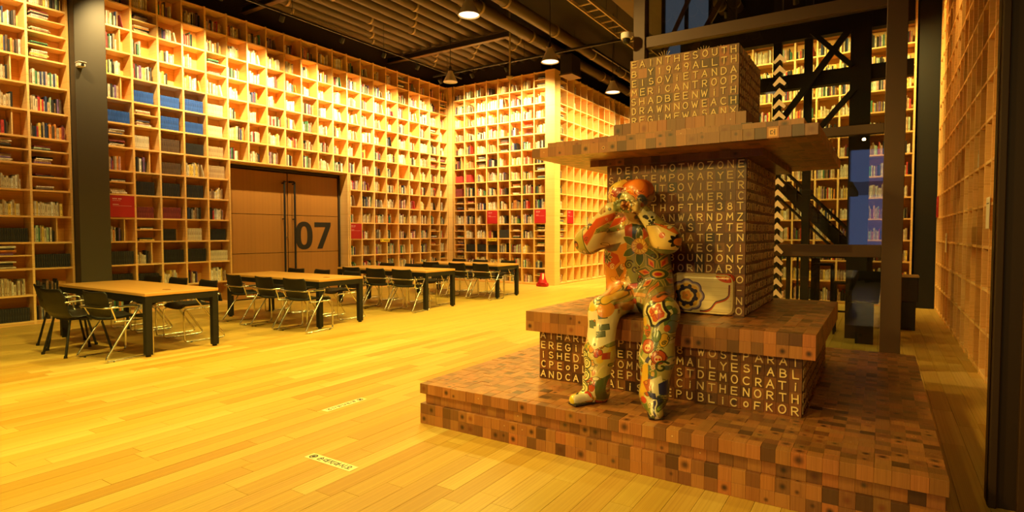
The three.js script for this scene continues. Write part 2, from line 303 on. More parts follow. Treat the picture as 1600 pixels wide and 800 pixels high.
// ---------------------------------------------------------------- steel columns, door
{
  const c = structure('steel_column', 'wide dark steel column between the two left bookcases', [-11.2, 0, -4.29]);
  part('column_face', rbox(.34, 6.75, .455, .012, -.03, 3.375, 0), std(0x4c4436, .55, .2), c);
  const d = structure('steel_column', 'black steel column at the end of the right passage', [.69, 0, -13.42]);
  part('column_face', box(.34, 6.75, .12, 0, 3.375, 0), std(0x0d0b09, .7), d);
  const e = structure('steel_column', 'dark brown steel column close by on the right', [.49, 0, -3.94]);
  part('flange', rbox(.035, 6.75, .14, .006, .0175, 3.375, .07), std(0x3a2514, .55, .2), e);
  part('web', box(.3, 6.75, .03, .15, 3.375, .1), std(0x33200f, .55, .2), e);
  part('flange', rbox(.035, 6.75, .14, .006, .13, 3.375, .075), std(0x4a3018, .5, .2), e);
  part('screw', new THREE.SphereGeometry(.007, 10, 8).translate(.165, .905, .15), chrome, e); part('cladding_panel', box(1.0, 6.75, .06, .68, 3.375, .06), std(0x1c130b, .8), e);
}
{
  const d = structure('door_1', 'tall brown wood double door with long black handles, recessed in the bookcase', [-11.55, 0, -8.32]);
  d.rotation.y = Math.PI / 2;
  const font = await new FontLoader().loadAsync('fonts/droid/droid_sans_bold.typeface.json');
  const Hd = 2.83, half = 1.46;
  for (const s of [-1, 1]) {
    const leaf = new THREE.Group(); leaf.name = s < 0 ? 'door_leaf' : 'door_leaf_001'; d.add(leaf);
    let y0 = .02; for (const y1 of [1.0, 1.86, Hd - .01]) {
      const uvg = box(half - .03, y1 - y0 - .012, .05, s * (half / 2 - .0), (y0 + y1) / 2, 0); part('door_panel', uvg, doorMat, leaf); y0 = y1;
    }
    const hx = s * .135, hg = new THREE.Group(); 
    part('handle', merge([bar([hx, .3, .11], [hx, 2.62, .11], .022, 12), bar([hx, .34, .02], [hx, .34, .11], .013), bar([hx, 1.77, .02], [hx, 1.77, .11], .013), bar([hx, 2.58, .02], [hx, 2.58, .11], .013), bar([hx, 2.62, .11], [hx + -s * .1, 2.62, .03], .018)]), blackMetal, leaf, 'long black bar handle');
    if (s > 0) {
      const tg = new TextGeometry('07', { font, size: .62, depth: .004, curveSegments: 10 }); tg.scale(1.14, 1.04, 1); tg.computeBoundingBox(); const bb = tg.boundingBox;
      tg.translate(.2 - bb.min.x, 1.06 - bb.min.y, .026); const w = bb.max.x - bb.min.x; tg.translate(.0, 0, 0); part('door_number', tg, std(0x16110c, .6), leaf, 'large black number 07 on the door leaf');
    }
  }
  part('lock_plate', box(.05, .03, .02, -.03, 1.35, .03), chrome, d);
  part('door_frame', merge([box(.05, Hd + .06, .09, -half - .02, Hd / 2, .0), box(.05, Hd + .06, .09, half + .02, Hd / 2, .0), box(half * 2 + .09, .05, .09, 0, Hd + .03, 0), box(.02, Hd, .02, 0, Hd / 2, -.03)]), std(0x2a1c10, .6), d);
  part('jamb', box(.03, 2.94, .36, 1.585 - .0, 1.47, .15), shelfMats[0], d); part('jamb', box(.03, 2.94, .36, -1.565, 1.47, .15), shelfMats[1], d);
  part('head_board', box(3.12, .025, .3, 0, 2.918, .12), shelfMats[1], d);
}

// ---------------------------------------------------------------- glass screen
{
  const w = structure('window_1', 'tall steel framed glass screen behind the block sculpture'), z = -7.28;
  part('frame_post', rbox(.155, 6.75, .16, .006, -2.69, 3.375, z), steelBrown, w); part('frame_post', rbox(.185, 6.75, .22, .006, .09, 3.375, z), steelBrown, w);
  for (const [y, h] of [[.05, .1], [1.237, .134], [2.539, .1], [3.885, .14], [5.9, .1]]) part('frame_rail', rbox(2.61, h, .12, .005, -1.308, y, z), steelBrown, w);
  for (const [y0, y1] of [[.1, 1.17], [1.304, 2.489], [2.589, 3.82], [3.955, 5.85]]) part('pane', box(2.61, y1 - y0, .01, -1.308, (y0 + y1) / 2, z), glassMat, w);
  const ch = new THREE.Shape(); for (const [i, p] of [[-.072, 0], [0, .085], [.072, 0], [.052, -.026], [0, .018], [-.052, -.026]].entries()) i ? ch.lineTo(...p) : ch.moveTo(...p); ch.closePath();
  const cg = new THREE.ExtrudeGeometry(ch, { depth: .002, bevelEnabled: false }); const cm = std(0xffe2bc, .6);
  for (let y = 3.42; y > .7; y -= .128) { const m = part('chevron_sticker', cg, cm, w); m.position.set(-1.02, y - .03, z + .062); if (y < 1.3 && y > 1.17) m.position.z = z + .064; }
  // fixed steelwork behind the glass
  const w3 = structure('window_3', 'dim blue-grey upper pane at the back of the stairwell');
  for (const x of [-3.0, -2.62]) part('pane', box(.34, 1.9, .02, x, 5.3, -9.75), std(0x2a3850, .3, 0, { emissive: new THREE.Color().setRGB(.13, .15, .2), emissiveIntensity: .45 }), w3);
  part('frame_post', box(.06, 2, .06, -2.81, 5.3, -9.73), steelDark, w3); part('frame_post', box(.06, 2, .06, -3.2, 5.3, -9.73), steelDark, w3); part('frame_post', box(.06, 2, .06, -2.42, 5.3, -9.73), steelDark, w3); part('frame_rail', box(.84, .06, .06, -2.81, 4.33, -9.73), steelDark, w3); part('brace', beamGeo([-3.2, 4.4, -9.66], [-2.45, 5.9, -9.66], .05, .06), steelBrown, w3);
  const s = structure('wall_brace_frame', 'dark steel posts, beams and cross braces behind the glass');
  const zz = -9.1, steel = std(0x3a3128, .6, .1);
  part('post', box(.24, 6.75, .2, -.285, 3.375, zz), steel, s); part('post', box(.1, 6.75, .12, -.92, 3.375, zz - .05), steel, s); part('post', box(.11, 6.75, .12, -1.31, 3.375, zz), steel, s); part('post', box(.12, 6.75, .12, .12, 3.375, zz), steel, s); part('post', box(.12, 6.75, .12, -1.95, 3.375, zz), steel, s);
  for (const y of [3.57, 4.32, 5.6]) part('beam', box(3.0, y > 4 ? .34 : .2, .14, -1.2, y, zz), steel, s);
  part('brace', beamGeo([-1.62, 2.5, zz + .12], [-.42, 4.16, zz + .12], .05, .08), steel, s); part('brace', beamGeo([-.87, 4.2, zz + .13], [-.38, 3.66, zz + .13], .05, .06), steel, s);
  part('brace', beamGeo([-.9, 2.7, zz + .1], [-.35, 3.36, zz + .1], .05, .07), steel, s); part('brace', beamGeo([-2.5, 4.2, zz + .12], [-1.6, 5.7, zz + .12], .05, .08), steelBrown, s);
  const st = thing('staircase', 'dark steel staircase going up behind the glass', 'staircase', [-.9, 0, -10.1]);
  part('stringer', beamGeo([-.55, 2.28, 0], [.45, 1.2, 0], .04, .16), steel, st); part('stringer', beamGeo([-.55, 2.28, -.9], [.45, 1.2, -.9], .04, .16), steel, st);
  part('handrail', bar([-.45, 2.45, .03], [.5, 1.45, .03], .025), steel, st); part('handrail', bar([-.55, 2.05, .03], [.35, 1.12, .03], .02), steel, st);
  for (let i = 0; i < 7; i++) part('step', box(.2, .03, .86, -.5 + i * .15, 2.22 - i * .162, -.45), steel, st);
  part('landing', box(1.2, .1, 1.0, .2, 1.1, -.45), steel, st);
  for (const [x, zl] of [[-.35, 0], [.75, 0], [.75, -.9]]) part('support', box(.06, 1.05, .06, x, .525, zl), steel, st);
  for (let i = 0; i < 6; i++) part('baluster', bar([-.4 + i * .15, 2.1 - i * .162, .03], [-.4 + i * .15, 2.38 - i * .162, .03], .008), steel, st);
  const cb = thing('barred_partition', 'low black barred partition behind the glass, under the stair', 'partition', [-1.25, 0, -10.75]);
  for (let i = 0; i < 6; i++) part('bar', box(.03, 1.08, .03, -.33 + i * .13, .54, 0), blackMetal, cb);
  part('top_rail', box(.72, .05, .05, 0, 1.06, 0), blackMetal, cb); part('bottom_rail', box(.72, .05, .05, 0, .25, 0), blackMetal, cb); part('door_panel', box(.13, .8, .04, .33, .62, .01), blackMetal, cb);
  for (const [x, y, zt, w2, label] of [[-.72, .98, -9.75, .26, 'higher dark desk behind the glass beside the barred partition'], [-.42, .74, -9.38, .3, 'lower dark desk behind the glass in front of the higher one']]) {
    const t = thing('side_desk', label, 'desk', [x, 0, zt]);
    part('desk_top', box(w2, .03, .3, 0, y - .015, 0), steelDark, t); for (const a of [-1, 1]) for (const b of [-1, 1]) part('desk_leg', box(.03, y - .03, .03, a * (w2 / 2 - .02), (y - .03) / 2, b * .13), blackMetal, t); part('stretcher', box(w2 - .06, .025, .025, 0, .3, -.13), blackMetal, t);
  }
  const sl = thing('reading_lectern', 'dark sloping panel stand behind the glass next to the steel post', 'stand', [-.17, 0, -8.7]);
  part('sloped_panel', beamGeo([-.02, .55, .2], [.02, .92, -.2], .34, .03), steelDark, sl); part('pedestal', box(.2, .6, .14, 0, .3, 0), blackMetal, sl);
  const bx = thing('stacked_crate', 'dark box with a pale top, upper of two behind the glass screen post', 'crate', [.35, .42, -10.35]);
  part('crate_body', rbox(.22, .36, .3, .01, 0, .18, 0), std(0x33251a, .8), bx); part('crate_lid', rbox(.24, .03, .32, .008, 0, .375, 0), std(0xc09a5e, .7), bx);
  const bx2 = thing('stacked_crate', 'dark box under the pale-topped box behind the glass screen post', 'crate', [.34, 0, -10.35]);
  part('crate_body', rbox(.19, .42, .28, .01, 0, .21, 0), std(0x2b1f15, .8), bx2);
}

// ---------------------------------------------------------------- block sculpture
const ROWS_PILLAR = ['IDEDINTOTWOZONE', 'SASATEMPORARYEX', 'PEDIENTSOVIETTR', 'OOPSNORTHAMERiC', 'ANSOUTHoFTHE38T', 'HAKOREANWARNDMZ', 'DINTHENEASTAFTE', 'RSASTALEMATETiN', 'SEEFFECTiVECLYi', 'BORDERSBOUNDONF', 'TIEDZONNORNDARY', 'iTARYLiNRTHATiO', 'NSAPARTSiNCETH-', 'EYEARFiFTYTHREN', 'ANDSTiLLREMAiNO'];
const ROWS_BASE = ['ATHARDSHIPIN1948TWOSEPARAT', 'EREGiMESWEREFORMALLYESTABL', 'iSHEDTHECOMMUNiSTDEMOCRATi', 'CPEoPLESREPUBLiCiNTHENORTH', 'ANDCAPITALiSTREPUBLiCoFKOR'];
const ROWS_TOP = ['EAINTHESOUTH', 'BY1949ALL-TH', 'EISOViETANDA', 'MERiCANTROOP', 'SHADBEENWiTH', 'DRAWNNOWEACH', 'REGiMEWASANX'];
ROWS_TOP[1] = 'B Y1949ALLTH';
const arc = (cx, cy, rx, ry, a0, a1, n = 10) => { const p = []; for (let i = 0; i <= n; i++) { const a = (a0 + (a1 - a0) * i / n) * Math.PI / 180; p.push([cx + rx * Math.cos(a), cy + ry * Math.sin(a)]); } return p; };
const GL = {
  A: [[[.05, 0], [.5, 1], [.95, 0]], [[.22, .36], [.78, .36]]], B: [[[.12, 0], [.12, 1], ...arc(.45, .76, .38, .24, 90, -90, 6), [.12, .52]], [[.12, .52], ...arc(.5, .26, .42, .26, 90, -90, 6), [.12, 0]]], C: [arc(.55, .5, .46, .5, 48, 312, 12)], D: [[[.12, 0], [.12, 1], ...arc(.4, .5, .5, .5, 90, -90, 8), [.12, 0]]],
  E: [[[.9, 1], [.12, 1], [.12, 0], [.92, 0]], [[.12, .52], [.8, .52]]], F: [[[.9, 1], [.12, 1], [.12, 0]], [[.12, .52], [.75, .52]]], G: [[...arc(.52, .5, .45, .5, 48, 340, 12), [.95, .45], [.55, .45]]], H: [[[.1, 0], [.1, 1]], [[.9, 0], [.9, 1]], [[.1, .5], [.9, .5]]], I: [[[.5, 0], [.5, 1]]], i: [[[.5, 0], [.5, .66]], [[.5, .86], [.5, .95]]],
  J: [[[.7, 1], [.7, .25], ...arc(.42, .25, .28, .25, 0, -170, 6)]], K: [[[.12, 0], [.12, 1]], [[.88, 1], [.14, .42]], [[.36, .6], [.92, 0]]], L: [[[.14, 1], [.14, 0], [.9, 0]]], M: [[[.05, 0], [.12, 1], [.5, .35], [.88, 1], [.95, 0]]], N: [[[.1, 0], [.1, 1], [.9, 0], [.9, 1]]], O: [arc(.5, .5, .45, .5, 0, 360, 14)], o: [arc(.5, .42, .3, .32, 0, 360, 12)],
  P: [[[.14, 0], [.14, 1], ...arc(.48, .74, .4, .26, 90, -90, 7), [.14, .48]]], Q: [arc(.5, .5, .45, .5, 0, 360, 14), [[.6, .25], [.95, -.05]]], R: [[[.12, 0], [.12, 1], ...arc(.48, .74, .4, .26, 90, -90, 7), [.12, .48]], [[.45, .48], [.92, 0]]], S: [[...arc(.5, .75, .36, .25, 40, 270, 8), ...arc(.5, .25, .4, .25, 90, -150, 8)]], T: [[[.05, 1], [.95, 1]], [[.5, 1], [.5, 0]]], U: [[[.12, 1], [.12, .35], ...arc(.5, .35, .38, .35, 180, 360, 8), [.88, 1]]],
  V: [[[.08, 1], [.5, 0], [.92, 1]]], W: [[[.02, 1], [.26, 0], [.5, .75], [.74, 0], [.98, 1]]], X: [[[.08, 0], [.92, 1]], [[.08, 1], [.92, 0]]], Y: [[[.08, 1], [.5, .5], [.92, 1]], [[.5, .5], [.5, 0]]], Z: [[[.1, 1], [.9, 1], [.08, 0], [.95, 0]]], 1: [[[.5, 0], [.5, 1], [.36, .84]]], 3: [[...arc(.48, .75, .34, .25, 150, -90, 8), ...arc(.48, .25, .4, .25, 90, -150, 8)]], 4: [[[.7, 0], [.7, 1], [.08, .3], [.95, .3]]], 8: [arc(.5, .76, .3, .24, 0, 360, 10), arc(.5, .26, .38, .26, 0, 360, 10)], 9: [arc(.5, .7, .36, .3, 0, 360, 10), [[.86, .7], [.7, 0]]], '-': [[[.2, .5], [.8, .5]]], ' ': [],
};
function strokes(list, w, depth) {                       // ribbons of one letter, in metres, lying in the xy plane with their face at +z
  const gs = [];
  list.forEach((pl, n) => { for (let i = 0; i + 1 < pl.length; i++) { const [ax, ay] = pl[i], [bx, by] = pl[i + 1], L = Math.hypot(bx - ax, by - ay); if (L < 1e-6) continue; const dd = depth * (1 + .06 * (i % 2) + .13 * n + (i === pl.length - 2 ? .03 : 0)); const g = new THREE.BoxGeometry(L + w * .7, w, dd); g.rotateZ(Math.atan2(by - ay, bx - ax)); g.translate((ax + bx) / 2, (ay + by) / 2, dd / 2); gs.push(g); } });
  return gs;
}
function lettering(rows, cw, ch, shrink = 1) {            // first row on top, origin at the bottom left of the block grid
  const gs = [];
  rows.forEach((row, r) => [...row].forEach((chr, j) => {
    const gl = GL[chr]; if (!gl || !gl.length) return; const w = cw * rr(.56, .66), h = ch * rr(.6, .68), x0 = j * cw + (cw - w) / 2 + rr(-.003, .003), y0 = (rows.length - 1 - r) * ch + (ch - h) / 2 + rr(-.002, .002), t = rr(-.05, .05);
    const pts = gl.map((pl) => pl.map(([x, y]) => [x0 + x * w + (y - .5) * t * h, y0 + y * h]));
    gs.push(...strokes(pts, .0074 * shrink, .0035));
  }));
  return merge(gs);
}
{
  const sculpture = thing('block_sculpture', 'stacked pavilion of brown wood blocks lettered in cream, on a wide stepped platform', 'sculpture', [-1.3115, 0, -4.82]);
  const ox = -1.3115, oz = -4.82;
  // atlas of 64 block faces
  const N = 8, T = 128;
  const atlas = canvasTexture(N * T, N * T, (g) => {
    for (let i = 0; i < N * N; i++) {
      const x = (i % N) * T, y = Math.floor(i / N) * T; g.save(); g.beginPath(); g.rect(x, y, T, T); g.clip();
      const tone = rr(0, 1), k0 = i < 44 ? rr(.92, 1.08) : rr(.72, .9), b = [166 * k0, (108 + rr(-5, 5)) * k0, 60 * k0];
      g.fillStyle = `rgb(${b.map(Math.round)})`; g.fillRect(x, y, T, T);
      for (let k = 0; k < 26; k++) { g.globalAlpha = rr(.04, .14); g.strokeStyle = rnd() < .5 ? '#3c1c08' : '#e0a868'; g.lineWidth = rr(1, 5); const o = rnd() * T; g.beginPath(); g.moveTo(x + o, y); g.lineTo(x + o + rr(-9, 9), y + T); g.stroke(); }
      g.globalAlpha = 1; const blob = (cx, cy, r, c, al) => { const q = g.createRadialGradient(x + cx, y + cy, r * .2, x + cx, y + cy, r); q.addColorStop(0, c); q.addColorStop(1, 'rgba(90,50,20,0)'); g.globalAlpha = al; g.fillStyle = q; g.fillRect(x, y, T, T); g.globalAlpha = 1; };
      const kind = i % 16;
      if (kind === 3) blob(64, 64, 40, '#2a1408', .9); if (kind === 6) blob(rr(40, 90), rr(40, 90), 26, '#3a1a0c', .8);
      if (i === 8) { g.strokeStyle = '#d8a868'; g.lineWidth = 8; g.beginPath(); g.arc(x + 64, y + 70, 17, 0, 7); g.stroke(); blob(64, 70, 12, '#3a1a0c', 1); }
      if (i === 24) { g.fillStyle = '#e0b068'; g.fillRect(x + 20, y + 20, 88, 88); g.strokeStyle = '#3a1c0a'; g.lineWidth = 8; for (const q of [[[40, 46], [40, 80], [66, 80]], [[40, 46], [64, 46]], [[82, 34], [82, 92]], [[66, 62], [82, 62]]]) { g.beginPath(); q.forEach(([u, v], n) => n ? g.lineTo(x + u, y + v) : g.moveTo(x + u, y + v)); g.stroke(); } }
      if (i === 9 || i === 41) { blob(64, 60, 52, '#3a1c0c', .85); } if (kind === 11 && i < 30) blob(64, 60, 18, '#f0cf98', .8); if (kind === 12) { blob(64, 64, 42, '#6d2412', .6); } if (i === 13) blob(66, 54, 34, '#33302a', .7); if (kind === 14 && i > 16) { g.fillStyle = '#2c1709'; g.globalAlpha = .55; g.fillRect(x, y, T, T); g.globalAlpha = 1; }
      g.strokeStyle = 'rgba(40,18,6,.22)'; g.lineWidth = 3; g.strokeRect(x + 1, y + 1, T - 2, T - 2); g.restore();
    }
  });
  const tones = [[1, .98, .95], [.84, .8, .76], [.62, .57, .52], [1.0, .88, .78], [.42, .37, .33], [.50, .40, .28], [.36, .28, .19]];
  const blockMats = tones.map((c) => new THREE.MeshPhysicalMaterial({ color: new THREE.Color().setRGB(...c), map: atlas, roughness: .42, clearcoat: .25, clearcoatRoughness: .35 }));
  const restMat = new THREE.MeshPhysicalMaterial({ map: atlas, vertexColors: true, roughness: .42, clearcoat: .25, clearcoatRoughness: .35 });
  const unit = (() => { const s = new RoundedBoxGeometry(1, 1, 1, 1, .018); return s; })();
  const tileGeo = (base) => (tile) => { const g = base.clone(), uv = g.attributes.uv, tx = tile % N, ty = Math.floor(tile / N); for (let i = 0; i < uv.count; i++) uv.setXY(i, (tx + .02 + .96 * THREE.MathUtils.clamp(uv.getX(i), 0, 1)) / N, 1 - (ty + .98 - .96 * THREE.MathUtils.clamp(uv.getY(i), 0, 1)) / N); return g; };
  const soloGeos = Array.from({ length: 64 }, (_, i) => tileGeo(unit)(i)), plainGeos = Array.from({ length: 64 }, (_, i) => tileGeo(new THREE.BoxGeometry(1, 1, 1))(i));
  const all = [], anyTile = () => { const t = Math.floor(rnd() * 64); return t === 24 || t === 8 && rnd() < .6 ? 0 : t; };
  const parts = {};
  const P = (name, label) => { const g = new THREE.Group(); g.name = name; sculpture.add(g); parts[name] = g; if (label) g.userData.label = label; return g; };
  // shell of blocks of an axis-aligned slab: only faces that can be seen; ragged = how uneven
  function slab(name, x0, x1, y0, y1, z0, z1, nx, ny, nz, o = {}) {
    const sx = (x1 - x0) / nx, sy = (y1 - y0) / ny, sz = (z1 - z0) / nz;   // z0 = back, z1 = front
    const faces = o.faces ?? 'ftr';
    for (let j = 0; j < ny; j++) for (let i = 0; i < nx; i++) for (let k = 0; k < nz; k++) {
      const front = k === nz - 1, back = k === 0, right = i === nx - 1, left = i === 0, top = j === ny - 1, bot = j === 0;
      if (!(front || right || left || back || (top && faces.includes('t')) || (bot && faces.includes('u')))) continue;
      if (o.hole && o.hole(x0 + (i + .5) * sx, z0 + (k + .5) * sz) && !front && !right) continue;
      const rag = (o.ragged ?? .0015) * .4, f = front ? rr(0, rag * 2) + (o.rowOut?.[j] ?? 0) : 0, tp = top ? rr(-rag, rag) : 0, rt = right ? rr(0, rag) : 0, lf = left && o.rowOut ? (o.rowOut[j] ?? 0) : 0;
      const cx = x0 + (i + .5) * sx + rt / 2 - lf / 2, cy = y0 + (j + .5) * sy + tp / 2, cz = z0 + (k + .5) * sz + f / 2, w = sx - .0004 + rt + lf, h = sy - .0004 + tp, d = sz - .0004 + f;
      let tone = o.tone ? o.tone(i, j, k) : pick([0, 0, 0, 1, 1, 3, 3]); if (!o.tone && rnd() < .03) tone = pick([2, 4]);
      const dep = V(cx, cy, cz).sub(camera.position).dot(V(-.542, 0, -.84)); const nTop = (camera.position.y - cy) / dep, area = ((front ? sx * sy : 0) + (top ? Math.max(0, nTop) * sx * sz : 0) + (right ? .15 * sy * sz : 0)) / dep / dep;
      const pr = V(cx, cy, cz).project(camera); const vis = Math.abs(pr.x) < 1 && Math.abs(pr.y) < 1 ? area : 0;
      all.push({ name, cx, cy, cz, w, h, d, tile: o.tile ? o.tile(i, front) : anyTile(), tone, vis });
    }
  }
  const c = .0755, cw = .0707;
  P('platform', 'wide low platform of four courses of wood blocks'); P('bench_base', 'lettered base under the bench slab'); P('bench_slab'); P('pillar', 'lettered square pillar'); P('lintel'); P('roof', 'overhanging roof slab with stepped layers'); P('crown_block', 'lettered block on top');
  const underBench = (x, z) => x > -2.15 && x < -.46 && z > -5.6 && z < -3.95;
  slab('platform', -2.902, .279, 0, 2 * c, -6.42, -3.22, 44, 2, 44, { faces: 'fr', ragged: .002, rowOut: [0, 0] });
  slab('platform', -2.872, .27, 2 * c, 3 * c, -6.42, -3.25, 44, 1, 44, { faces: 'fr', ragged: .002 });
  slab('platform', -2.905, .279, 3 * c, 4 * c, -6.42, -3.222, 44, 1, 44, { faces: 'ft', ragged: .004, hole: underBench });
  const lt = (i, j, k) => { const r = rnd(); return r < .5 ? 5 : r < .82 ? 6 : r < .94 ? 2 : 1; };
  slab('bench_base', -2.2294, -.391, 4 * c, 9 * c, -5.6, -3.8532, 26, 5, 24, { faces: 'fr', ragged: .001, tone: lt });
  slab('bench_slab', -2.2991, -.3123, 9 * c, 11 * c, -5.74, -3.761, 28, 2, 28, { faces: 'ftu', ragged: .003, hole: (x, z) => x > -1.8 && x < -.9 && z < -4.4 && z > -5.55 });
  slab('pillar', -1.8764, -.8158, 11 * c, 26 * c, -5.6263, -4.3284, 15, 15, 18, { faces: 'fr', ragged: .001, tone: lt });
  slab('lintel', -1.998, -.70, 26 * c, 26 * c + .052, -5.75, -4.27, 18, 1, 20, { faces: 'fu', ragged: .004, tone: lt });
  const yb = 26 * c + .052;
  slab('roof', -2.31, -.332, yb, yb + .072, -6.05, -3.871, 28, 1, 30, { faces: 'ftu', ragged: .004, tile: (i, f) => f && i === 24 ? 24 : anyTile(), tone: () => pick([0, 3, 3, 1]) });
  slab('roof', -2.23, -.42, yb + .072, yb + .125, -5.95, -3.98, 25, 1, 27, { faces: 'ft', ragged: .004, tone: () => pick([0, 3, 3, 1]) });
  slab('roof', -1.98, -.78, yb + .125, yb + .19, -5.7, -4.3, 17, 1, 19, { faces: 'ft', ragged: .005, tone: () => pick([0, 3, 3, 1]) });
  slab('roof', -1.86, -.84, yb + .19, 2.3126, -5.55, -4.42, 14, 1, 16, { faces: 'ft', ragged: .004, tone: () => pick([0, 3, 3, 1]) });
  slab('crown_block', -1.7678, -.9193, 2.3126, 2.841, -5.4185, -4.5368, 12, 7, 13, { faces: 'ftr', ragged: .001, tone: () => pick([1, 1, 2, 2, 3]) });
  all.sort((a, b) => b.vis - a.vis);
  const solo = all.slice(0, 300), rest = all.slice(300);
  for (const b of solo) { const m = part('wood_block', soloGeos[b.tile], blockMats[b.tone], parts[b.name]); m.position.set(b.cx - ox, b.cy, b.cz - oz); m.scale.set(b.w, b.h, b.d); }
  for (const name of Object.keys(parts)) {
    const gs = rest.filter((b) => b.name === name).map((b) => { const g = plainGeos[b.tile].clone(); g.scale(b.w, b.h, b.d); g.translate(b.cx - ox, b.cy, b.cz - oz); const n = g.attributes.position.count, col = new Float32Array(n * 3), k = rr(.92, 1.05); for (let i = 0; i < n; i++) for (let q = 0; q < 3; q++) col[i * 3 + q] = Math.min(1, tones[b.tone][q] * k); g.setAttribute('color', new THREE.BufferAttribute(col, 3)); return g; });
    if (!gs.length) continue; const m = part('small_blocks', mergeGeometries(gs), restMat, parts[name]); m.userData.kind = 'stuff';
  }
  const letterMat = std(0xf4d69c, .5);
  const put = (name, g, x, y, z, ry = 0) => { const m = part('lettering', g, letterMat, parts[name], 'cream raised capital letters'); m.position.set(x - ox, y, z - oz); m.rotation.y = ry; };
  put('pillar', lettering(ROWS_PILLAR, cw, c), -1.8764, 11 * c, -4.3262); put('bench_base', lettering(ROWS_BASE, cw, c), -2.2294, 4 * c, -3.851); put('crown_block', lettering(ROWS_TOP, cw, c), -1.7678, 2.3126, -4.5345);
  for (const [x, z] of [[-1.52, -4.75], [-1.22, -4.8], [-1.1, -4.85]]) { const tw = []; for (let k = 0; k < 5; k++) { const a = -1 + k * .5; tw.push(tube([[0, 0, 0], [a * .02, .03, 0], [a * .045, .075 - Math.abs(a) * .012, .004]], .0022, false, 10, 5)); } const m = part('wire_sprig', merge(tw), letterMat, parts.crown_block, 'small pale wire sprig'); m.position.set(x - ox, 2.841, z - oz + .1); }
  const side = (rows, n) => rows.map((r, i) => (r + rows[(i + 3) % rows.length] + r).slice(2, 2 + n));
  const dim = (name, g, x, y, z) => { put(name, g, x, y, z, Math.PI / 2); };
  dim('pillar', lettering(side(ROWS_PILLAR, 18), cw, c, .7), -.8142, 11 * c, -4.34); dim('bench_base', lettering(side(ROWS_BASE, 24), cw, c, .7), -.389, 4 * c, -3.87); dim('crown_block', lettering(side(ROWS_TOP, 12), cw, c, .7), -.917, 2.3126, -4.55);
}

// ---------------------------------------------------------------- painted seated statue
function surfaceNets(f, min, max, cell) {
  const n = [0, 1, 2].map((i) => Math.ceil((max[i] - min[i]) / cell) + 1), [nx, ny, nz] = n, F = new Float32Array(nx * ny * nz), id = (x, y, z) => x + nx * (y + ny * z);
  for (let z = 0; z < nz; z++) for (let y = 0; y < ny; y++) for (let x = 0; x < nx; x++) F[id(x, y, z)] = f(min[0] + x * cell, min[1] + y * cell, min[2] + z * cell);
  const vid = new Int32Array(nx * ny * nz).fill(-1), pos = [], idx = [];
  const corners = [[0, 0, 0], [1, 0, 0], [0, 1, 0], [1, 1, 0], [0, 0, 1], [1, 0, 1], [0, 1, 1], [1, 1, 1]], edges = [[0, 1], [2, 3], [4, 5], [6, 7], [0, 2], [1, 3], [4, 6], [5, 7], [0, 4], [1, 5], [2, 6], [3, 7]];
  for (let z = 0; z < nz - 1; z++) for (let y = 0; y < ny - 1; y++) for (let x = 0; x < nx - 1; x++) {
    const v = corners.map((c) => F[id(x + c[0], y + c[1], z + c[2])]); let neg = 0; for (const q of v) if (q < 0) neg++; if (neg === 0 || neg === 8) continue;
    let px = 0, py = 0, pz = 0, m = 0; for (const [a, b] of edges) if ((v[a] < 0) !== (v[b] < 0)) { const t = v[a] / (v[a] - v[b]), A = corners[a], B = corners[b]; px += A[0] + (B[0] - A[0]) * t; py += A[1] + (B[1] - A[1]) * t; pz += A[2] + (B[2] - A[2]) * t; m++; }
    vid[id(x, y, z)] = pos.length / 3; pos.push(min[0] + (x + px / m) * cell, min[1] + (y + py / m) * cell, min[2] + (z + pz / m) * cell);
  }
  const quad = (a, b, c, d, flip) => { if (a < 0 || b < 0 || c < 0 || d < 0) return; flip ? idx.push(a, c, b, a, d, c) : idx.push(a, b, c, a, c, d); };
  for (let z = 1; z < nz - 1; z++) for (let y = 1; y < ny - 1; y++) for (let x = 1; x < nx - 1; x++) {
    const s = F[id(x, y, z)] < 0;
    if (s !== F[id(x + 1, y, z)] < 0) quad(vid[id(x, y - 1, z - 1)], vid[id(x, y, z - 1)], vid[id(x, y, z)], vid[id(x, y - 1, z)], !s);
    if (s !== F[id(x, y + 1, z)] < 0) quad(vid[id(x - 1, y, z - 1)], vid[id(x - 1, y, z)], vid[id(x, y, z)], vid[id(x, y, z - 1)], !s);
    if (s !== F[id(x, y, z + 1)] < 0) quad(vid[id(x - 1, y - 1, z)], vid[id(x, y - 1, z)], vid[id(x, y, z)], vid[id(x - 1, y, z)], !s);
  }
  const g = new THREE.BufferGeometry(); g.setAttribute('position', new THREE.Float32BufferAttribute(pos, 3)); g.setIndex(idx); g.computeVertexNormals(); return g;
}
const smin = (a, b, k) => { const h = Math.max(k - Math.abs(a - b), 0) / k; return Math.min(a, b) - h * h * k * .25; };
function capsules(list, k) {                            // list of [a, b, ra, rb]
  const L = list.map(([a, b, ra, rb]) => { const d = [b[0] - a[0], b[1] - a[1], b[2] - a[2]]; return { a, d, ll: d[0] * d[0] + d[1] * d[1] + d[2] * d[2] + 1e-12, ra, rb }; });
  return (x, y, z) => { let r = 9; for (const c of L) { const px = x - c.a[0], py = y - c.a[1], pz = z - c.a[2]; let t = (px * c.d[0] + py * c.d[1] + pz * c.d[2]) / c.ll; t = t < 0 ? 0 : t > 1 ? 1 : t; const q = Math.hypot(px - c.d[0] * t, py - c.d[1] * t, pz - c.d[2] * t) - (c.ra + (c.rb - c.ra) * t); r = smin(r, q, k); } return r; };
}
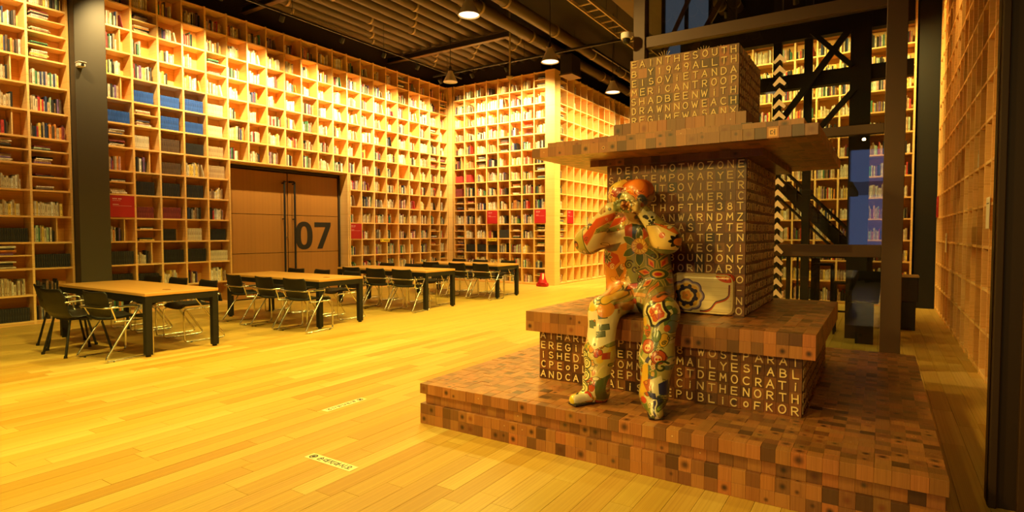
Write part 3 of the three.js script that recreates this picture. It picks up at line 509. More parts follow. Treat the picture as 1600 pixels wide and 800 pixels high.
{
  const base = [-1.42, .302, -3.6];
  const body = [
    [[-1.62, .955, -4.12], [-1.41, .96, -4.12], .125, .125], [[-1.66, 1.0, -4.13], [-1.68, 1.38, -4.1], .122, .115], [[-1.39, 1.0, -4.13], [-1.41, 1.36, -4.11], .12, .115], [[-1.53, 1.0, -4.1], [-1.55, 1.42, -4.09], .135, .13],
    [[-1.66, 1.44, -4.08], [-1.44, 1.43, -4.1], .1, .1], [[-1.54, 1.45, -4.07], [-1.535, 1.58, -4.0], .07, .062],
    [[-1.63, .95, -4.08], [-1.598, .89, -3.64], .118, .098], [[-1.40, .955, -4.08], [-1.19, .915, -3.63], .118, .103],                // thighs
    [[-1.598, .885, -3.64], [-1.588, .62, -3.55], .098, .095], [[-1.588, .62, -3.55], [-1.577, .42, -3.48], .095, .083], [[-1.19, .91, -3.63], [-1.192, .64, -3.55], .103, .1], [[-1.192, .64, -3.55], [-1.187, .42, -3.485], .1, .086],   // shins
    [[-1.572, .35, -3.52], [-1.675, .334, -3.36], .05, .04], [[-1.577, .42, -3.48], [-1.575, .36, -3.52], .07, .056], [[-1.222, .352, -3.545], [-1.13, .337, -3.365], .052, .044], [[-1.187, .42, -3.485], [-1.21, .36, -3.53], .07, .056],      // feet
    [[-1.71, 1.44, -4.06], [-1.815, 1.368, -3.84], .104, .088], [[-1.815, 1.372, -3.84], [-1.60, 1.592, -3.755], .086, .054], [[-1.40, 1.43, -4.08], [-1.235, 1.385, -3.86], .1, .094], [[-1.235, 1.385, -3.86], [-1.37, 1.575, -3.77], .08, .046],   // arms
  ];
  const field = capsules(body, .055), cut = (x, y, z) => Math.max(field(x, y, z), .304 - y);   // flat soles on the platform
  const bodyGeo = surfaceNets(cut, [-2.02, .27, -4.36], [-1.0, 1.68, -3.24], .0115);
  const head = capsules([[[-1.525, 1.685, -3.97], [-1.52, 1.665, -3.955], .105, .105], [[-1.505, 1.62, -3.93], [-1.50, 1.60, -3.925], .08, .075], [[-1.505, 1.64, -3.845], [-1.508, 1.618, -3.828], .014, .02], [[-1.41, 1.65, -3.98], [-1.408, 1.63, -3.985], .02, .016], [[-1.62, 1.66, -3.97], [-1.622, 1.64, -3.975], .02, .016], [[-1.53, 1.57, -3.99], [-1.535, 1.50, -4.02], .06, .065], [[-1.53, 1.59, -3.855], [-1.48, 1.588, -3.855], .012, .012]], .03);
  const eyes = [[-1.54, 1.655, -3.862], [-1.466, 1.652, -3.868]];
  const headGeo = surfaceNets((x, y, z) => { let d = head(x, y, z); for (const e of eyes) d = Math.max(d, .014 - Math.hypot(x - e[0], y - e[1], z - e[2])); return d; }, [-1.66, 1.46, -4.1], [-1.37, 1.81, -3.79], .005);
  const hands = [];
  function handAt(cx, cy, cz, side, wrist) {              // a hand curled into a tube in front of the eye
    const caps = [[wrist, [cx + side * .038, cy - .005, cz - .02], .036, .03], [[cx + side * .04, cy + .012, cz - .03], [cx + side * .038, cy + .012, cz + .03], .022, .02], [[cx + side * .036, cy - .02, cz - .03], [cx + side * .034, cy - .02, cz + .025], .02, .018]];
    caps.push([[cx, cy + .002, cz - .032], [cx, cy + .002, cz + .014], .03, .026]); const f1 = capsules(caps, .02), fingers = [];
    for (let i = 0; i < 4; i++) { const z = cz - .033 + i * .0215, R = .034 - (i === 0 ? .004 : i === 3 ? .003 : 0), at = (a) => [cx + side * R * Math.cos(a), cy + .006 + R * Math.sin(a), z]; const a = [.35, 1.15, 2.0, 2.85].map(at); for (let q = 0; q < 3; q++) fingers.push([a[q], a[q + 1], .0105 - q * .0008, .0102 - q * .0008]); }
    const th = [[cx + side * .03, cy - .028, cz - .02], [cx + side * .004, cy - .036, cz + .006], [cx - side * .024, cy - .022, cz + .012]]; fingers.push([th[0], th[1], .0125, .011], [th[1], th[2], .011, .009]);
    const f2 = capsules(fingers, .004);
    hands.push(surfaceNets((x, y, z) => smin(f1(x, y, z), f2(x, y, z), .006), [cx - .1, cy - .09, cz - .12], [cx + .1, cy + .09, cz + .08], .0035));
  }
  handAt(-1.505, 1.614, -3.715, -1, [-1.585, 1.60, -3.755]); handAt(-1.425, 1.61, -3.72, 1, [-1.378, 1.585, -3.765]);
  const hair = capsules([[[-1.605, 1.715, -3.955], [-1.59, 1.725, -4.0], .092, .1], [[-1.475, 1.725, -3.945], [-1.47, 1.72, -4.0], .092, .1], [[-1.53, 1.70, -4.02], [-1.53, 1.63, -4.05], .11, .09], [[-1.63, 1.68, -3.93], [-1.635, 1.65, -3.95], .055, .05], [[-1.44, 1.69, -3.92], [-1.43, 1.66, -3.95], .055, .05]], .03);
  const hairGeo = surfaceNets(hair, [-1.76, 1.5, -4.18], [-1.33, 1.86, -3.8], .007);
  const X0 = -2.05, X1 = -.95, Yb = .28, Yt = 1.88;
  const uvFront = (g) => { const p = g.attributes.position, n = g.attributes.normal, uv = new Float32Array(p.count * 2); for (let i = 0; i < p.count; i++) { uv[i * 2] = (p.getX(i) - X0) / (X1 - X0); uv[i * 2 + 1] = (p.getY(i) - Yb) / (Yt - Yb); } g.setAttribute('uv', new THREE.BufferAttribute(uv, 2)); g.translate(-base[0], -base[1], -base[2]); return g; };
  const PX = 1100, PY = 1600;
  const paint = canvasTexture(PX, PY, (g, W, H) => {
    const S = W / (X1 - X0), mx = (x) => (x - X0) * S, my = (y) => (Yt - y) / (Yt - Yb) * H;
    const poly = (c, pts, stroke, lw = 4) => { g.beginPath(); pts.forEach(([x, y], i) => i ? g.lineTo(mx(x), my(y)) : g.moveTo(mx(x), my(y))); g.closePath(); if (c) { g.fillStyle = c; g.fill(); } if (stroke) { g.strokeStyle = stroke; g.lineWidth = lw; g.stroke(); } };
    const disc = (x, y, r, c, stroke, lw = 4, sy = 1) => { g.beginPath(); g.ellipse(mx(x), my(y), r * S, r * S * sy, 0, 0, 7); if (c) { g.fillStyle = c; g.fill(); } if (stroke) { g.strokeStyle = stroke; g.lineWidth = lw; g.stroke(); } };
    const flower = (x, y, r, n, petal, edge, heart, a0 = 0, inner) => { for (let i = 0; i < n; i++) { const a = a0 + i / n * Math.PI * 2; const q = (rad, da) => [x + rad * Math.cos(a + da), y + rad * Math.sin(a + da)]; g.beginPath(); g.moveTo(mx(x), my(y)); let [cx, cy] = q(r * .75, .55), [tx, ty] = q(r, 0), [ex, ey] = q(r * .75, -.55); g.quadraticCurveTo(mx(cx), my(cy), mx(tx), my(ty)); g.quadraticCurveTo(mx(ex), my(ey), mx(x), my(y)); g.fillStyle = petal; g.fill(); g.strokeStyle = edge; g.lineWidth = 4; g.stroke(); } if (inner) disc(x, y, r * .5, inner, edge, 3); if (heart) disc(x, y, r * .26, heart); };
    const spiral = (x, y, r, c, lw, turns = 1.6, dir = 1) => { g.beginPath(); for (let i = 0; i <= 50; i++) { const t = i / 50, a = t * turns * 2 * Math.PI * dir + .6, q = r * (1 - t * .82); const X = mx(x + q * Math.cos(a)), Y = my(y + q * Math.sin(a)); i ? g.lineTo(X, Y) : g.moveTo(X, Y); } g.strokeStyle = c; g.lineWidth = lw; g.stroke(); };
    g.lineJoin = g.lineCap = 'round';
    g.fillStyle = '#a89a56'; g.fillRect(0, 0, W, H);
    const cols = ['#e8d9ae', '#d98a3a', '#8f8f50', '#e2b83c', '#c9c4a0', '#b4532a', '#6d7a4a', '#e9c98a', '#d9d2bd', '#7c7a86'];
    for (let i = 0; i < 420; i++) { const x = rr(X0, X1), y = rr(Yb, Yt), r = rr(.015, .05); disc(x, y, r, pick(cols), rnd() < .45 ? '#4a3a22' : null, 3, rr(.5, 1.4)); }
    for (let i = 0; i < 330; i++) spiral(rr(X0, X1), rr(Yb, Yt), rr(.01, .022), pick(['#3a3020', '#efe2b8', '#6a2a16', '#2f3a26']), rr(2, 4.5), rr(.7, 1.5), rnd() < .5 ? 1 : -1);
    // legs: yellow and cream trousers
    poly('#dccb82', [[-1.8, 1.0], [-1.46, 1.0], [-1.46, .86], [-1.48, .3], [-1.8, .3]]); poly('#c4b878', [[-1.32, .98], [-1.0, 1.0], [-1.0, .3], [-1.33, .3]]);
    for (let i = 0; i < 26; i++) { const l = rnd() < .5, x = l ? rr(-1.68, -1.5) : rr(-1.29, -1.09), y = rr(.32, .98); g.strokeStyle = pick(l ? ['#f0d9a0', '#e8a050', '#e2c040', '#c8683a', '#8f9a5a', '#f6efd8'] : ['#7f9450', '#5f7a46', '#e0b040', '#8a9aa6', '#c06030', '#efe6c4', '#54548a']); g.lineWidth = rr(8, 24); g.beginPath(); g.moveTo(mx(x), my(y)); g.bezierCurveTo(mx(x + rr(-.06, .06)), my(y - .04), mx(x + rr(-.08, .08)), my(y - .09), mx(x + rr(-.05, .05)), my(y - .14)); g.stroke(); }
    for (let i = 0; i < 170; i++) { const l = rnd() < .5, x = l ? rr(-1.7, -1.48) : rr(-1.3, -1.08), y = rr(.3, 1.0); disc(x, y, rr(.007, .028), pick(l ? ['#f0d9a0', '#e8a050', '#e8c040', '#d98a60', '#f4e8c8', '#9aa05a', '#c8502a'] : ['#8fa04a', '#5f7a46', '#e0b040', '#d8cfa0', '#c06030', '#6a7f86', '#e8dcb0', '#4a4a80']), rnd() < .5 ? '#3c3a2a' : null, 3, rr(.5, 1.8)); }
    for (let i = 0; i < 60; i++) { const l = rnd() < .5; spiral(l ? rr(-1.7, -1.48) : rr(-1.3, -1.08), rr(.32, 1.0), rr(.01, .024), pick(['#39402c', '#efe6c0', '#8a3a1c', '#55602e']), rr(3, 5), rr(1, 1.7)); }
    poly('#f3ead0', [[-1.68, .9], [-1.49, .92], [-1.47, .72], [-1.58, .66], [-1.68, .74]]); for (const [x, y] of [[-1.56, .875], [-1.63, .82], [-1.545, .80], [-1.56, .755]]) poly('#6d7a6c', [[x - .025, y - .02], [x + .03, y - .012], [x + .024, y + .024], [x - .03, y + .016]], '#3d4436', 3); poly('#6d7a6c', [[-1.655, .79], [-1.61, .79], [-1.635, .85]]);
    disc(-1.55, .915, .05, '#f0a03a'); disc(-1.64, .945, .045, '#ecc63c');
    for (const [x, y, r] of [[-1.66, .62, .03], [-1.635, .57, .038], [-1.632, .492, .036], [-1.64, .412, .044]]) { disc(x, y, r, '#f6ecb0', '#39402c', 7); spiral(x, y, r * .8, '#39402c', 6); }
    poly('#b8442a', [[-1.53, .64], [-1.49, .645], [-1.49, .6], [-1.53, .6]]); disc(-1.60, .37, .025, '#d9402a'); poly('#efe9dc', [[-1.68, .37], [-1.60, .38], [-1.57, .335], [-1.67, .32]]); poly('#e6cf3a', [[-1.74, .36], [-1.67, .37], [-1.66, .31], [-1.74, .31]]); poly('#5d6a3a', [[-1.55, .46], [-1.49, .5], [-1.5, .33], [-1.55, .34]]);
    // right knee and shin
    const star = (x, y, r, c, s) => poly(c, Array.from({ length: 16 }, (_, i) => { const a = i / 16 * 6.283, q = r * (1 + .18 * Math.cos(4 * a + .8)); return [x + q * Math.cos(a) * .85, y + q * Math.sin(a)]; }), s, 16);
    star(-1.185, .925, .075, '#efe0a8', '#2d2823'); star(-1.185, .927, .052, '#d9602c', null); flower(-1.187, .93, .045, 5, '#e0742f', '#a8401c', '#f4dc7a');
    for (const [x, y] of [[-1.222, .72], [-1.15, .66]]) { disc(x, y, .042, '#c0552c', '#6d2c18', 5); disc(x, y - .01, .024, '#f0c090', '#8a3018', 4); disc(x - .008, y - .012, .007, '#c02a1a'); disc(x + .01, y - .012, .007, '#c02a1a'); }
    spiral(-1.13, .60, .04, '#3d4a2e', 12, 1.1); spiral(-1.2, .55, .045, '#6f8440', 15, 1.0, -1); poly('#e8b83a', [[-1.25, .6], [-1.21, .62], [-1.2, .45], [-1.26, .43]]); poly('#c4602a', [[-1.24, .5], [-1.19, .53], [-1.16, .47], [-1.2, .45]]);
    poly('#efe8cc', [[-1.19, .52], [-1.13, .55], [-1.1, .45], [-1.16, .42]]); poly('#3a3a78', [[-1.14, .5], [-1.1, .52], [-1.095, .43], [-1.13, .44]]); poly('#3a3a78', [[-1.2, .45], [-1.15, .445], [-1.14, .41], [-1.18, .42]]); poly('#efe8dc', [[-1.19, .41], [-1.14, .41], [-1.1, .31], [-1.13, .31]]); poly('#49407a', [[-1.16, .4], [-1.145, .405], [-1.115, .33], [-1.125, .325]]); poly('#6f8a4a', [[-1.24, .36], [-1.2, .38], [-1.18, .34], [-1.23, .32]]); disc(-1.225, .395, .022, '#d95030');
    // lap
    poly('#39492c', [[-1.48, .93], [-1.34, .95], [-1.33, .84], [-1.49, .84]]); disc(-1.61, 1.0, .05, '#d8cf9a', '#4a4a34', 8); spiral(-1.61, 1.0, .04, '#39402c', 7); disc(-1.56, .985, .035, '#efc04a', '#6d6434', 6); disc(-1.54, 1.03, .02, '#4a3c52'); poly('#e2a050', [[-1.53, 1.03], [-1.33, 1.06], [-1.3, 1.0], [-1.5, .97]], '#8a4a1c', 4); disc(-1.2, 1.02, .05, '#c86a32', '#7a3418', 6, .6); disc(-1.2, 1.035, .02, '#3a1f18');
    // torso
    poly('#de8a30', [[-1.82, 1.38], [-1.58, 1.42], [-1.53, 1.3], [-1.6, 1.0], [-1.82, 1.02]]); poly('#8f8742', [[-1.56, 1.35], [-1.25, 1.35], [-1.24, 1.02], [-1.5, 1.0], [-1.57, 1.18]]);
    poly('#efe0bc', [[-1.8, 1.4], [-1.58, 1.46], [-1.57, 1.36], [-1.82, 1.28]]); poly('#5d4d52', [[-1.78, 1.28], [-1.69, 1.34], [-1.61, 1.36], [-1.65, 1.30]], '#8a6a4a', 4);
    poly('#a83a20', [[-1.58, 1.48], [-1.52, 1.50], [-1.5, 1.33], [-1.57, 1.38]]); poly('#2c3a22', [[-1.52, 1.50], [-1.42, 1.48], [-1.44, 1.38], [-1.52, 1.36]]); poly('#b03a1c', [[-1.44, 1.47], [-1.37, 1.42], [-1.41, 1.36], [-1.46, 1.41]]);
    flower(-1.468, 1.33, .14, 6, '#4f5c34', '#c9b06a', null, .5); disc(-1.468, 1.335, .058, '#f0c45a', '#a86a24', 4); flower(-1.468, 1.335, .06, 12, '#f2c860', '#c07a28', null); disc(-1.468, 1.335, .024, '#b85a24');
    poly('#c23c1a', [[-1.72, 1.30], [-1.64, 1.27], [-1.62, 1.22], [-1.7, 1.16], [-1.76, 1.2]]); flower(-1.742, 1.25, .055, 9, '#5a5038', '#d8c9a0', '#3c3226');
    spiral(-1.545, 1.2, .035, '#4a3626', 10); spiral(-1.5, 1.17, .03, '#4a3626', 9, 1.2, -1); spiral(-1.37, 1.26, .035, '#4a3626', 10, 1.4, -1); spiral(-1.46, 1.09, .026, '#4a3626', 8);
    for (let i = 0; i < 7; i++) { const a = i / 7 * 6.283 + .3, cx = -1.345 + .085 * Math.cos(a), cy = 1.135 + .085 * Math.sin(a); const q = (r, da) => [-1.345 + r * Math.cos(a + da), 1.135 + r * Math.sin(a + da)]; poly('#6a6a3c', [q(.03, 0), q(.1, .42), q(.165, 0), q(.1, -.42)], '#c4a860', 4); poly('#e08a34', [q(.05, 0), q(.095, .24), q(.135, 0), q(.095, -.24)]); poly('#c23c1a', [q(.06, 0), q(.09, .12), q(.11, 0), q(.09, -.12)]); }
    disc(-1.345, 1.135, .06, '#55632f', '#c4a860', 4, .7); disc(-1.345, 1.135, .04, '#e8a848', null, 4, .6); disc(-1.345, 1.135, .026, '#c0301a', null, 4, .5);
    flower(-1.63, 1.07, .085, 5, '#eaa23c', '#b86a20', '#c9642a', 1.57); poly('#7d5a30', [[-1.66, 1.16], [-1.62, 1.2], [-1.59, 1.15], [-1.63, 1.1]]); for (const [x, y] of [[-1.69, 1.18], [-1.6, 1.18], [-1.555, 1.08]]) spiral(x, y, .022, '#efdcae', 6); poly('#d8602a', [[-1.55, 1.06], [-1.48, 1.07], [-1.48, 1.03], [-1.55, 1.02]], '#5a2a14', 4);
    // arms
    poly('#ddd3a6', [[-1.82, 1.48], [-1.66, 1.68], [-1.54, 1.68], [-1.56, 1.55], [-1.72, 1.46]]); poly('#cf4e1e', [[-1.82, 1.40], [-1.7, 1.53], [-1.56, 1.57], [-1.56, 1.53], [-1.7, 1.46], [-1.78, 1.34]], '#e8a860', 5); poly('#b9a94e', [[-1.92, 1.42], [-1.83, 1.5], [-1.8, 1.36], [-1.78, 1.28], [-1.9, 1.3]], '#4a4a30', 6); disc(-1.88, 1.34, .035, '#3a2a22', '#c08a4a', 6); disc(-1.87, 1.345, .014, '#c05a2a');
    disc(-1.655, 1.6, .043, '#c9a56a', '#e6dcb8', 9); g.strokeStyle = '#7a5030'; g.lineWidth = 5; g.beginPath(); g.moveTo(mx(-1.655), my(1.64)); g.lineTo(mx(-1.655), my(1.56)); g.stroke(); flower(-1.77, 1.49, .035, 4, '#6a5a3a', '#2f281c', null);
    poly('#e8dfb4', [[-1.47, 1.66], [-1.41, 1.66], [-1.28, 1.5], [-1.36, 1.46]]); for (let i = 0; i < 26; i++) { const t = rnd(); disc(-1.44 + t * .13 + rr(-.03, .03), 1.63 - t * .13 + rr(-.02, .02), rr(.005, .01), '#2c2a20'); }
    poly('#f0d28a', [[-1.34, 1.48], [-1.2, 1.49], [-1.13, 1.4], [-1.14, 1.28], [-1.3, 1.28], [-1.36, 1.38]], '#5a4a2c', 5); poly('#e0742c', [[-1.3, 1.5], [-1.18, 1.47], [-1.13, 1.41], [-1.22, 1.46]]); disc(-1.235, 1.415, .02, '#dd6a26'); flower(-1.145, 1.375, .05, 8, '#221c18', '#221c18', null); disc(-1.14, 1.37, .026, '#e8862c'); poly('#7d8a62', [[-1.32, 1.33], [-1.28, 1.29], [-1.16, 1.28], [-1.14, 1.31], [-1.26, 1.32]], '#2f3a2a', 4);
    // hands and face
    disc(-1.465, 1.62, .1, '#d2b880'); disc(-1.462, 1.618, .042, '#d9a05a', '#46543a', 11); flower(-1.462, 1.618, .026, 6, '#d9783a', '#9a4a1c', '#f0d080'); flower(-1.44, 1.56, .05, 5, '#4a5834', '#a84a28', '#d9603a'); spiral(-1.405, 1.625, .018, '#6a4a2a', 4); poly('#8a9058', [[-1.54, 1.66], [-1.5, 1.67], [-1.5, 1.57], [-1.55, 1.58]]);
    for (let i = 0; i < 150; i++) { const x = rr(X0, X1), y = rr(Yb, Yt); rnd() < .5 ? spiral(x, y, rr(.008, .018), pick(['#3a3020', '#f4e8c8', '#7a2a16']), rr(2, 3.5), 1.1) : disc(x, y, rr(.006, .013), pick(cols), '#3a2a1c', 2); }
    g.globalCompositeOperation = 'multiply'; g.fillStyle = '#ebe2d2'; g.fillRect(0, 0, W, H); g.globalCompositeOperation = 'source-over';
  });
  const hairPaint = canvasTexture(PX, PY, (g, W, H) => {
    const S = W / (X1 - X0), mx = (x) => (x - X0) * S, my = (y) => (Yt - y) / (Yt - Yb) * H; g.fillStyle = '#b0784a'; g.fillRect(0, 0, W, H);
    const blob = (x, y, rx, ry, c, s) => { g.beginPath(); g.ellipse(mx(x), my(y), rx * S, ry * S, 0, 0, 7); g.fillStyle = c; g.fill(); if (s) { g.strokeStyle = s; g.lineWidth = 5; g.stroke(); } };
    blob(-1.62, 1.74, .1, .09, '#e0a848', '#7a3a1c'); blob(-1.47, 1.74, .1, .1, '#dd6a24', '#9a3c14'); blob(-1.47, 1.76, .06, .05, '#e8802c'); blob(-1.64, 1.79, .05, .03, '#e8c65a'); blob(-1.59, 1.72, .06, .04, '#a83a22', '#e8c880'); blob(-1.56, 1.69, .04, .03, '#3c4230', '#c98a4a'); blob(-1.67, 1.68, .03, .04, '#c08a5a', '#5a2a1c'); blob(-1.5, 1.67, .04, .03, '#8a3020', '#e0a060'); blob(-1.42, 1.66, .03, .04, '#44485a', '#8a6a48');
    for (let i = 0; i < 40; i++) { g.strokeStyle = pick(['#f0d080', '#7a2a14', '#3a3026']); g.lineWidth = rr(2, 5); g.beginPath(); const x = rr(-1.72, -1.38), y = rr(1.62, 1.76); g.arc(mx(x), my(y), rr(10, 30), rr(0, 3), rr(3, 6)); g.stroke(); }
  });
  const glaze = (map) => new THREE.MeshPhysicalMaterial({ map, roughness: .34, clearcoat: .6, clearcoatRoughness: .18 });
  const st = thing('seated_statue', 'seated figure statue painted all over in bright flowers and scrolls, hands raised to its eyes', 'statue', base);
  part('body', merge([bodyGeo, headGeo, ...hands].map(uvFront)), glaze(paint), st);
  part('hair', uvFront(hairGeo), glaze(hairPaint), st, 'orange and yellow painted hair');
  for (const [x, z, r] of [[-1.62, -3.44, .5], [-1.175, -3.455, -.42]]) { const sole = rbox(.085, .012, .26, .005, 0, 0, 0); sole.rotateY(-r); sole.translate(x - base[0], .0075, z - base[2] - .0); part('shoe_sole', sole, std(0x2c1c12, .7), st); }

  // suitcase beside it
  const sc = thing('suitcase', 'cream suitcase with a purple-edged flower painted on its front, beside the statue', 'suitcase', [-1.105, .834, -4.285]); sc.rotation.y = -.03;
  const W = .45, H = .3, D = .2;
  const front = canvasTexture(768, 512, (g, w, h) => {
    g.fillStyle = '#e9d3a2'; g.fillRect(0, 0, w, h); for (let i = 0; i < 60; i++) { g.globalAlpha = rr(.05, .2); g.strokeStyle = pick(['#9a8a5a', '#fff0cc', '#b08a50']); g.lineWidth = rr(2, 7); const y = rnd() * h; g.beginPath(); g.moveTo(0, y); g.bezierCurveTo(w * .3, y + rr(-12, 12), w * .6, y + rr(-12, 12), w, y); g.stroke(); } g.globalAlpha = 1;
    const cx = 195, cy = 285, ring = (r, amp, n, c, ph = 0) => { g.beginPath(); for (let i = 0; i <= 120; i++) { const a = i / 120 * 6.2832, q = r + amp * Math.abs(Math.cos(a * n / 2 + ph)); const X = cx + q * Math.cos(a) * 1.05, Y = cy + q * Math.sin(a); i ? g.lineTo(X, Y) : g.moveTo(X, Y); } g.closePath(); g.fillStyle = c; g.fill(); };
    ring(192, 24, 8, '#5a4a78'); ring(176, 22, 8, '#a08aa0'); ring(160, 22, 8, '#e8c88a'); ring(142, 18, 8, '#e0a83c');
    g.fillStyle = '#2a2146'; for (let i = 0; i < 8; i++) { const a = i / 8 * 6.283 + .3; g.beginPath(); g.arc(cx + 122 * Math.cos(a), cy + 122 * Math.sin(a), 26, 0, 7); g.fill(); } ring(112, 6, 8, '#2a2146'); ring(72, 14, 5, '#f0c26a', .4); ring(48, 14, 5, '#e08a34'); g.fillStyle = '#a87a34'; g.beginPath(); g.arc(cx, cy, 16, 0, 7); g.fill();
    for (const [c, lw, o] of [['#c0502c', 22, 14], ['#6a4a52', 12, 0], ['#2c2420', 5, -6]]) { g.strokeStyle = c; g.lineWidth = lw; g.beginPath(); g.moveTo(360, 470 + o); g.bezierCurveTo(520, 470 + o, 510, 380 + o, 560, 345 + o); g.bezierCurveTo(640, 320 + o, 700, 300 + o, 712, 240 + o); g.lineTo(716, 130); g.stroke(); }
    g.fillStyle = '#d0481e'; g.beginPath(); g.ellipse(660, 30, 120, 70, .3, 0, 7); g.fill(); g.fillStyle = '#f0a040'; for (const [x, y, r] of [[640, 30, 26], [690, 50, 20], [600, 22, 16]]) { g.beginPath(); g.arc(x, y, r, 0, 7); g.fill(); } g.fillStyle = '#5a1c10'; for (const [x, y] of [[670, 70], [585, 50], [715, 20]]) { g.beginPath(); g.arc(x, y, 9, 0, 7); g.fill(); }
  });
  const paintBox = (g, x0, x1, y0, y1) => { const p = g.attributes.position, uv = g.attributes.uv; for (let i = 0; i < p.count; i++) uv.setXY(i, (p.getX(i) - x0) / (x1 - x0), (p.getY(i) - y0) / (y1 - y0)); return g; };
  const cm = glaze(front);
  part('case_front', paintBox(rbox(W, H, D * .48, .04, 0, H / 2, -D * .24, 4), -W / 2, W / 2, 0, H), cm, sc);
  part('case_back', paintBox(rbox(W, H, D * .48, .04, 0, H / 2, -D * .76, 4), -W / 2, W / 2, 0, H), cm, sc);
  part('seam_band', rbox(W - .012, H - .012, .02, .036, 0, H / 2, -D / 2, 3), std(0x8a7a4c, .5), sc, 'olive seam around the case');
  part('front_rim', tube([[-W / 2 + .05, .012, .001], [W / 2 - .05, .012, .001], [W / 2 - .012, .05, .001], [W / 2 - .012, H - .05, .001], [W / 2 - .05, H - .012, .001], [-W / 2 + .05, H - .012, .001], [-W / 2 + .012, H - .05, .001], [-W / 2 + .012, .05, .001]].map(([x, y, z]) => [x, y, z - .012]), .006, true, 60), std(0xd9c08c, .5), sc);
  part('handle', tube([[-.1, H - .002, -D / 2], [-.085, H + .04, -D / 2], [0, H + .055, -D / 2], [.085, H + .038, -D / 2], [.1, H - .002, -D / 2]], .013), std(0xdcc890, .5), sc, 'olive carrying handle');
  for (const s of [-1, 1]) part('latch', rbox(.035, .012, .035, .004, s * .13, H + .003, -D / 2), std(0xa8905a, .4, .4), sc);
}

// ---------------------------------------------------------------- tables and chairs
const tableNames = ['reading table beside the steel column', 'reading table before the double door', 'reading table just past the double door', 'reading table by the back bookcase'];
function makeTable() {
  const t = thing('reading_table', '', 'table', [0, 0, 0], 0, 'long reading tables in a row'), W = 2.42, D = .87;
  part('table_top', rbox(W, .035, D, .005, 0, .7225, 0), tableMat, t);
  for (const s of [-1, 1]) part('apron', box(W - .06, .075, .03, 0, .667, s * (D / 2 - .02)), blackMetal, t);
  for (const s of [-1, 1]) part('end_apron', box(.03, .075, D - .06, s * (W / 2 - .02), .667, 0), blackMetal, t);
  for (const a of [-1, 1]) for (const b of [-1, 1]) { const l = part('leg', rbox(.075, .685, .075, .006, a * (W / 2 - .04), .3625, b * (D / 2 - .04)), blackMetal, t); part('foot', new THREE.CylinderGeometry(.026, .03, .02, 12).translate(a * (W / 2 - .04), .01, b * (D / 2 - .04)), blackShell, l); }
  part('cable_cover', box(.1, .006, .05, W / 2 - .3, .742, .05), std(0x8a5a28, .5), t);
  return t;
}
const tab0 = makeTable(); const TZ = [-3.665, -6.05, -8.44, -10.8];
TZ.forEach((z, i) => { const label = ['long wood-topped reading table on black legs beside the dark steel column', 'long wood-topped reading table on black legs before the double door', 'long wood-topped reading table on black legs past the double door', 'long wood-topped reading table on black legs nearest the back bookcase'][i]; if (!i) { tab0.position.set(-8.32, 0, z); tab0.userData.label = label; } else copy(tab0, [-8.27, 0, z], 0, label); });
function shellSurface(w, pts, thick) {                  // a curved panel: profile pts in (z, y), slightly dished across
  const n = 8, g = new THREE.BufferGeometry(), pos = [], idx = [], m = pts.length;
  const nrm = pts.map((p, i) => { const a = pts[Math.max(0, i - 1)], b = pts[Math.min(m - 1, i + 1)], l = Math.hypot(b[0] - a[0], b[1] - a[1]); return [-(b[1] - a[1]) / l, (b[0] - a[0]) / l]; });
  for (let s = 0; s < 2; s++) for (let i = 0; i < m; i++) for (let j = 0; j <= n; j++) { const t = j / n * 2 - 1, ww = w * (pts[i][2] ?? 1) / 2, dish = .025 * t * t; pos.push(t * ww, pts[i][1] + nrm[i][1] * (dish + s * thick), pts[i][0] + nrm[i][0] * (dish + s * thick)); }
  const N = (n + 1) * m, v = (s, i, j) => s * N + i * (n + 1) + j;
  for (let i = 0; i < m - 1; i++) for (let j = 0; j < n; j++) { idx.push(v(1, i, j), v(1, i + 1, j), v(1, i, j + 1), v(1, i + 1, j), v(1, i + 1, j + 1), v(1, i, j + 1), v(0, i, j), v(0, i, j + 1), v(0, i + 1, j), v(0, i + 1, j), v(0, i, j + 1), v(0, i + 1, j + 1)); }
  for (let i = 0; i < m - 1; i++) for (const j of [0, n]) idx.push(v(0, i, j), v(1, i, j), v(0, i + 1, j), v(1, i, j), v(1, i + 1, j), v(0, i + 1, j));
  for (let j = 0; j < n; j++) for (const i of [0, m - 1]) idx.push(v(0, i, j), v(0, i, j + 1), v(1, i, j), v(1, i, j), v(0, i, j + 1), v(1, i, j + 1));
  g.setAttribute('position', new THREE.Float32BufferAttribute(pos, 3)); g.setIndex(idx); g.computeVertexNormals(); g.setAttribute('uv', new THREE.Float32BufferAttribute(new Float32Array(pos.length / 3 * 2), 2)); return g;
}
const twoSided = (c, r) => std(c, r, 0, { side: THREE.DoubleSide });
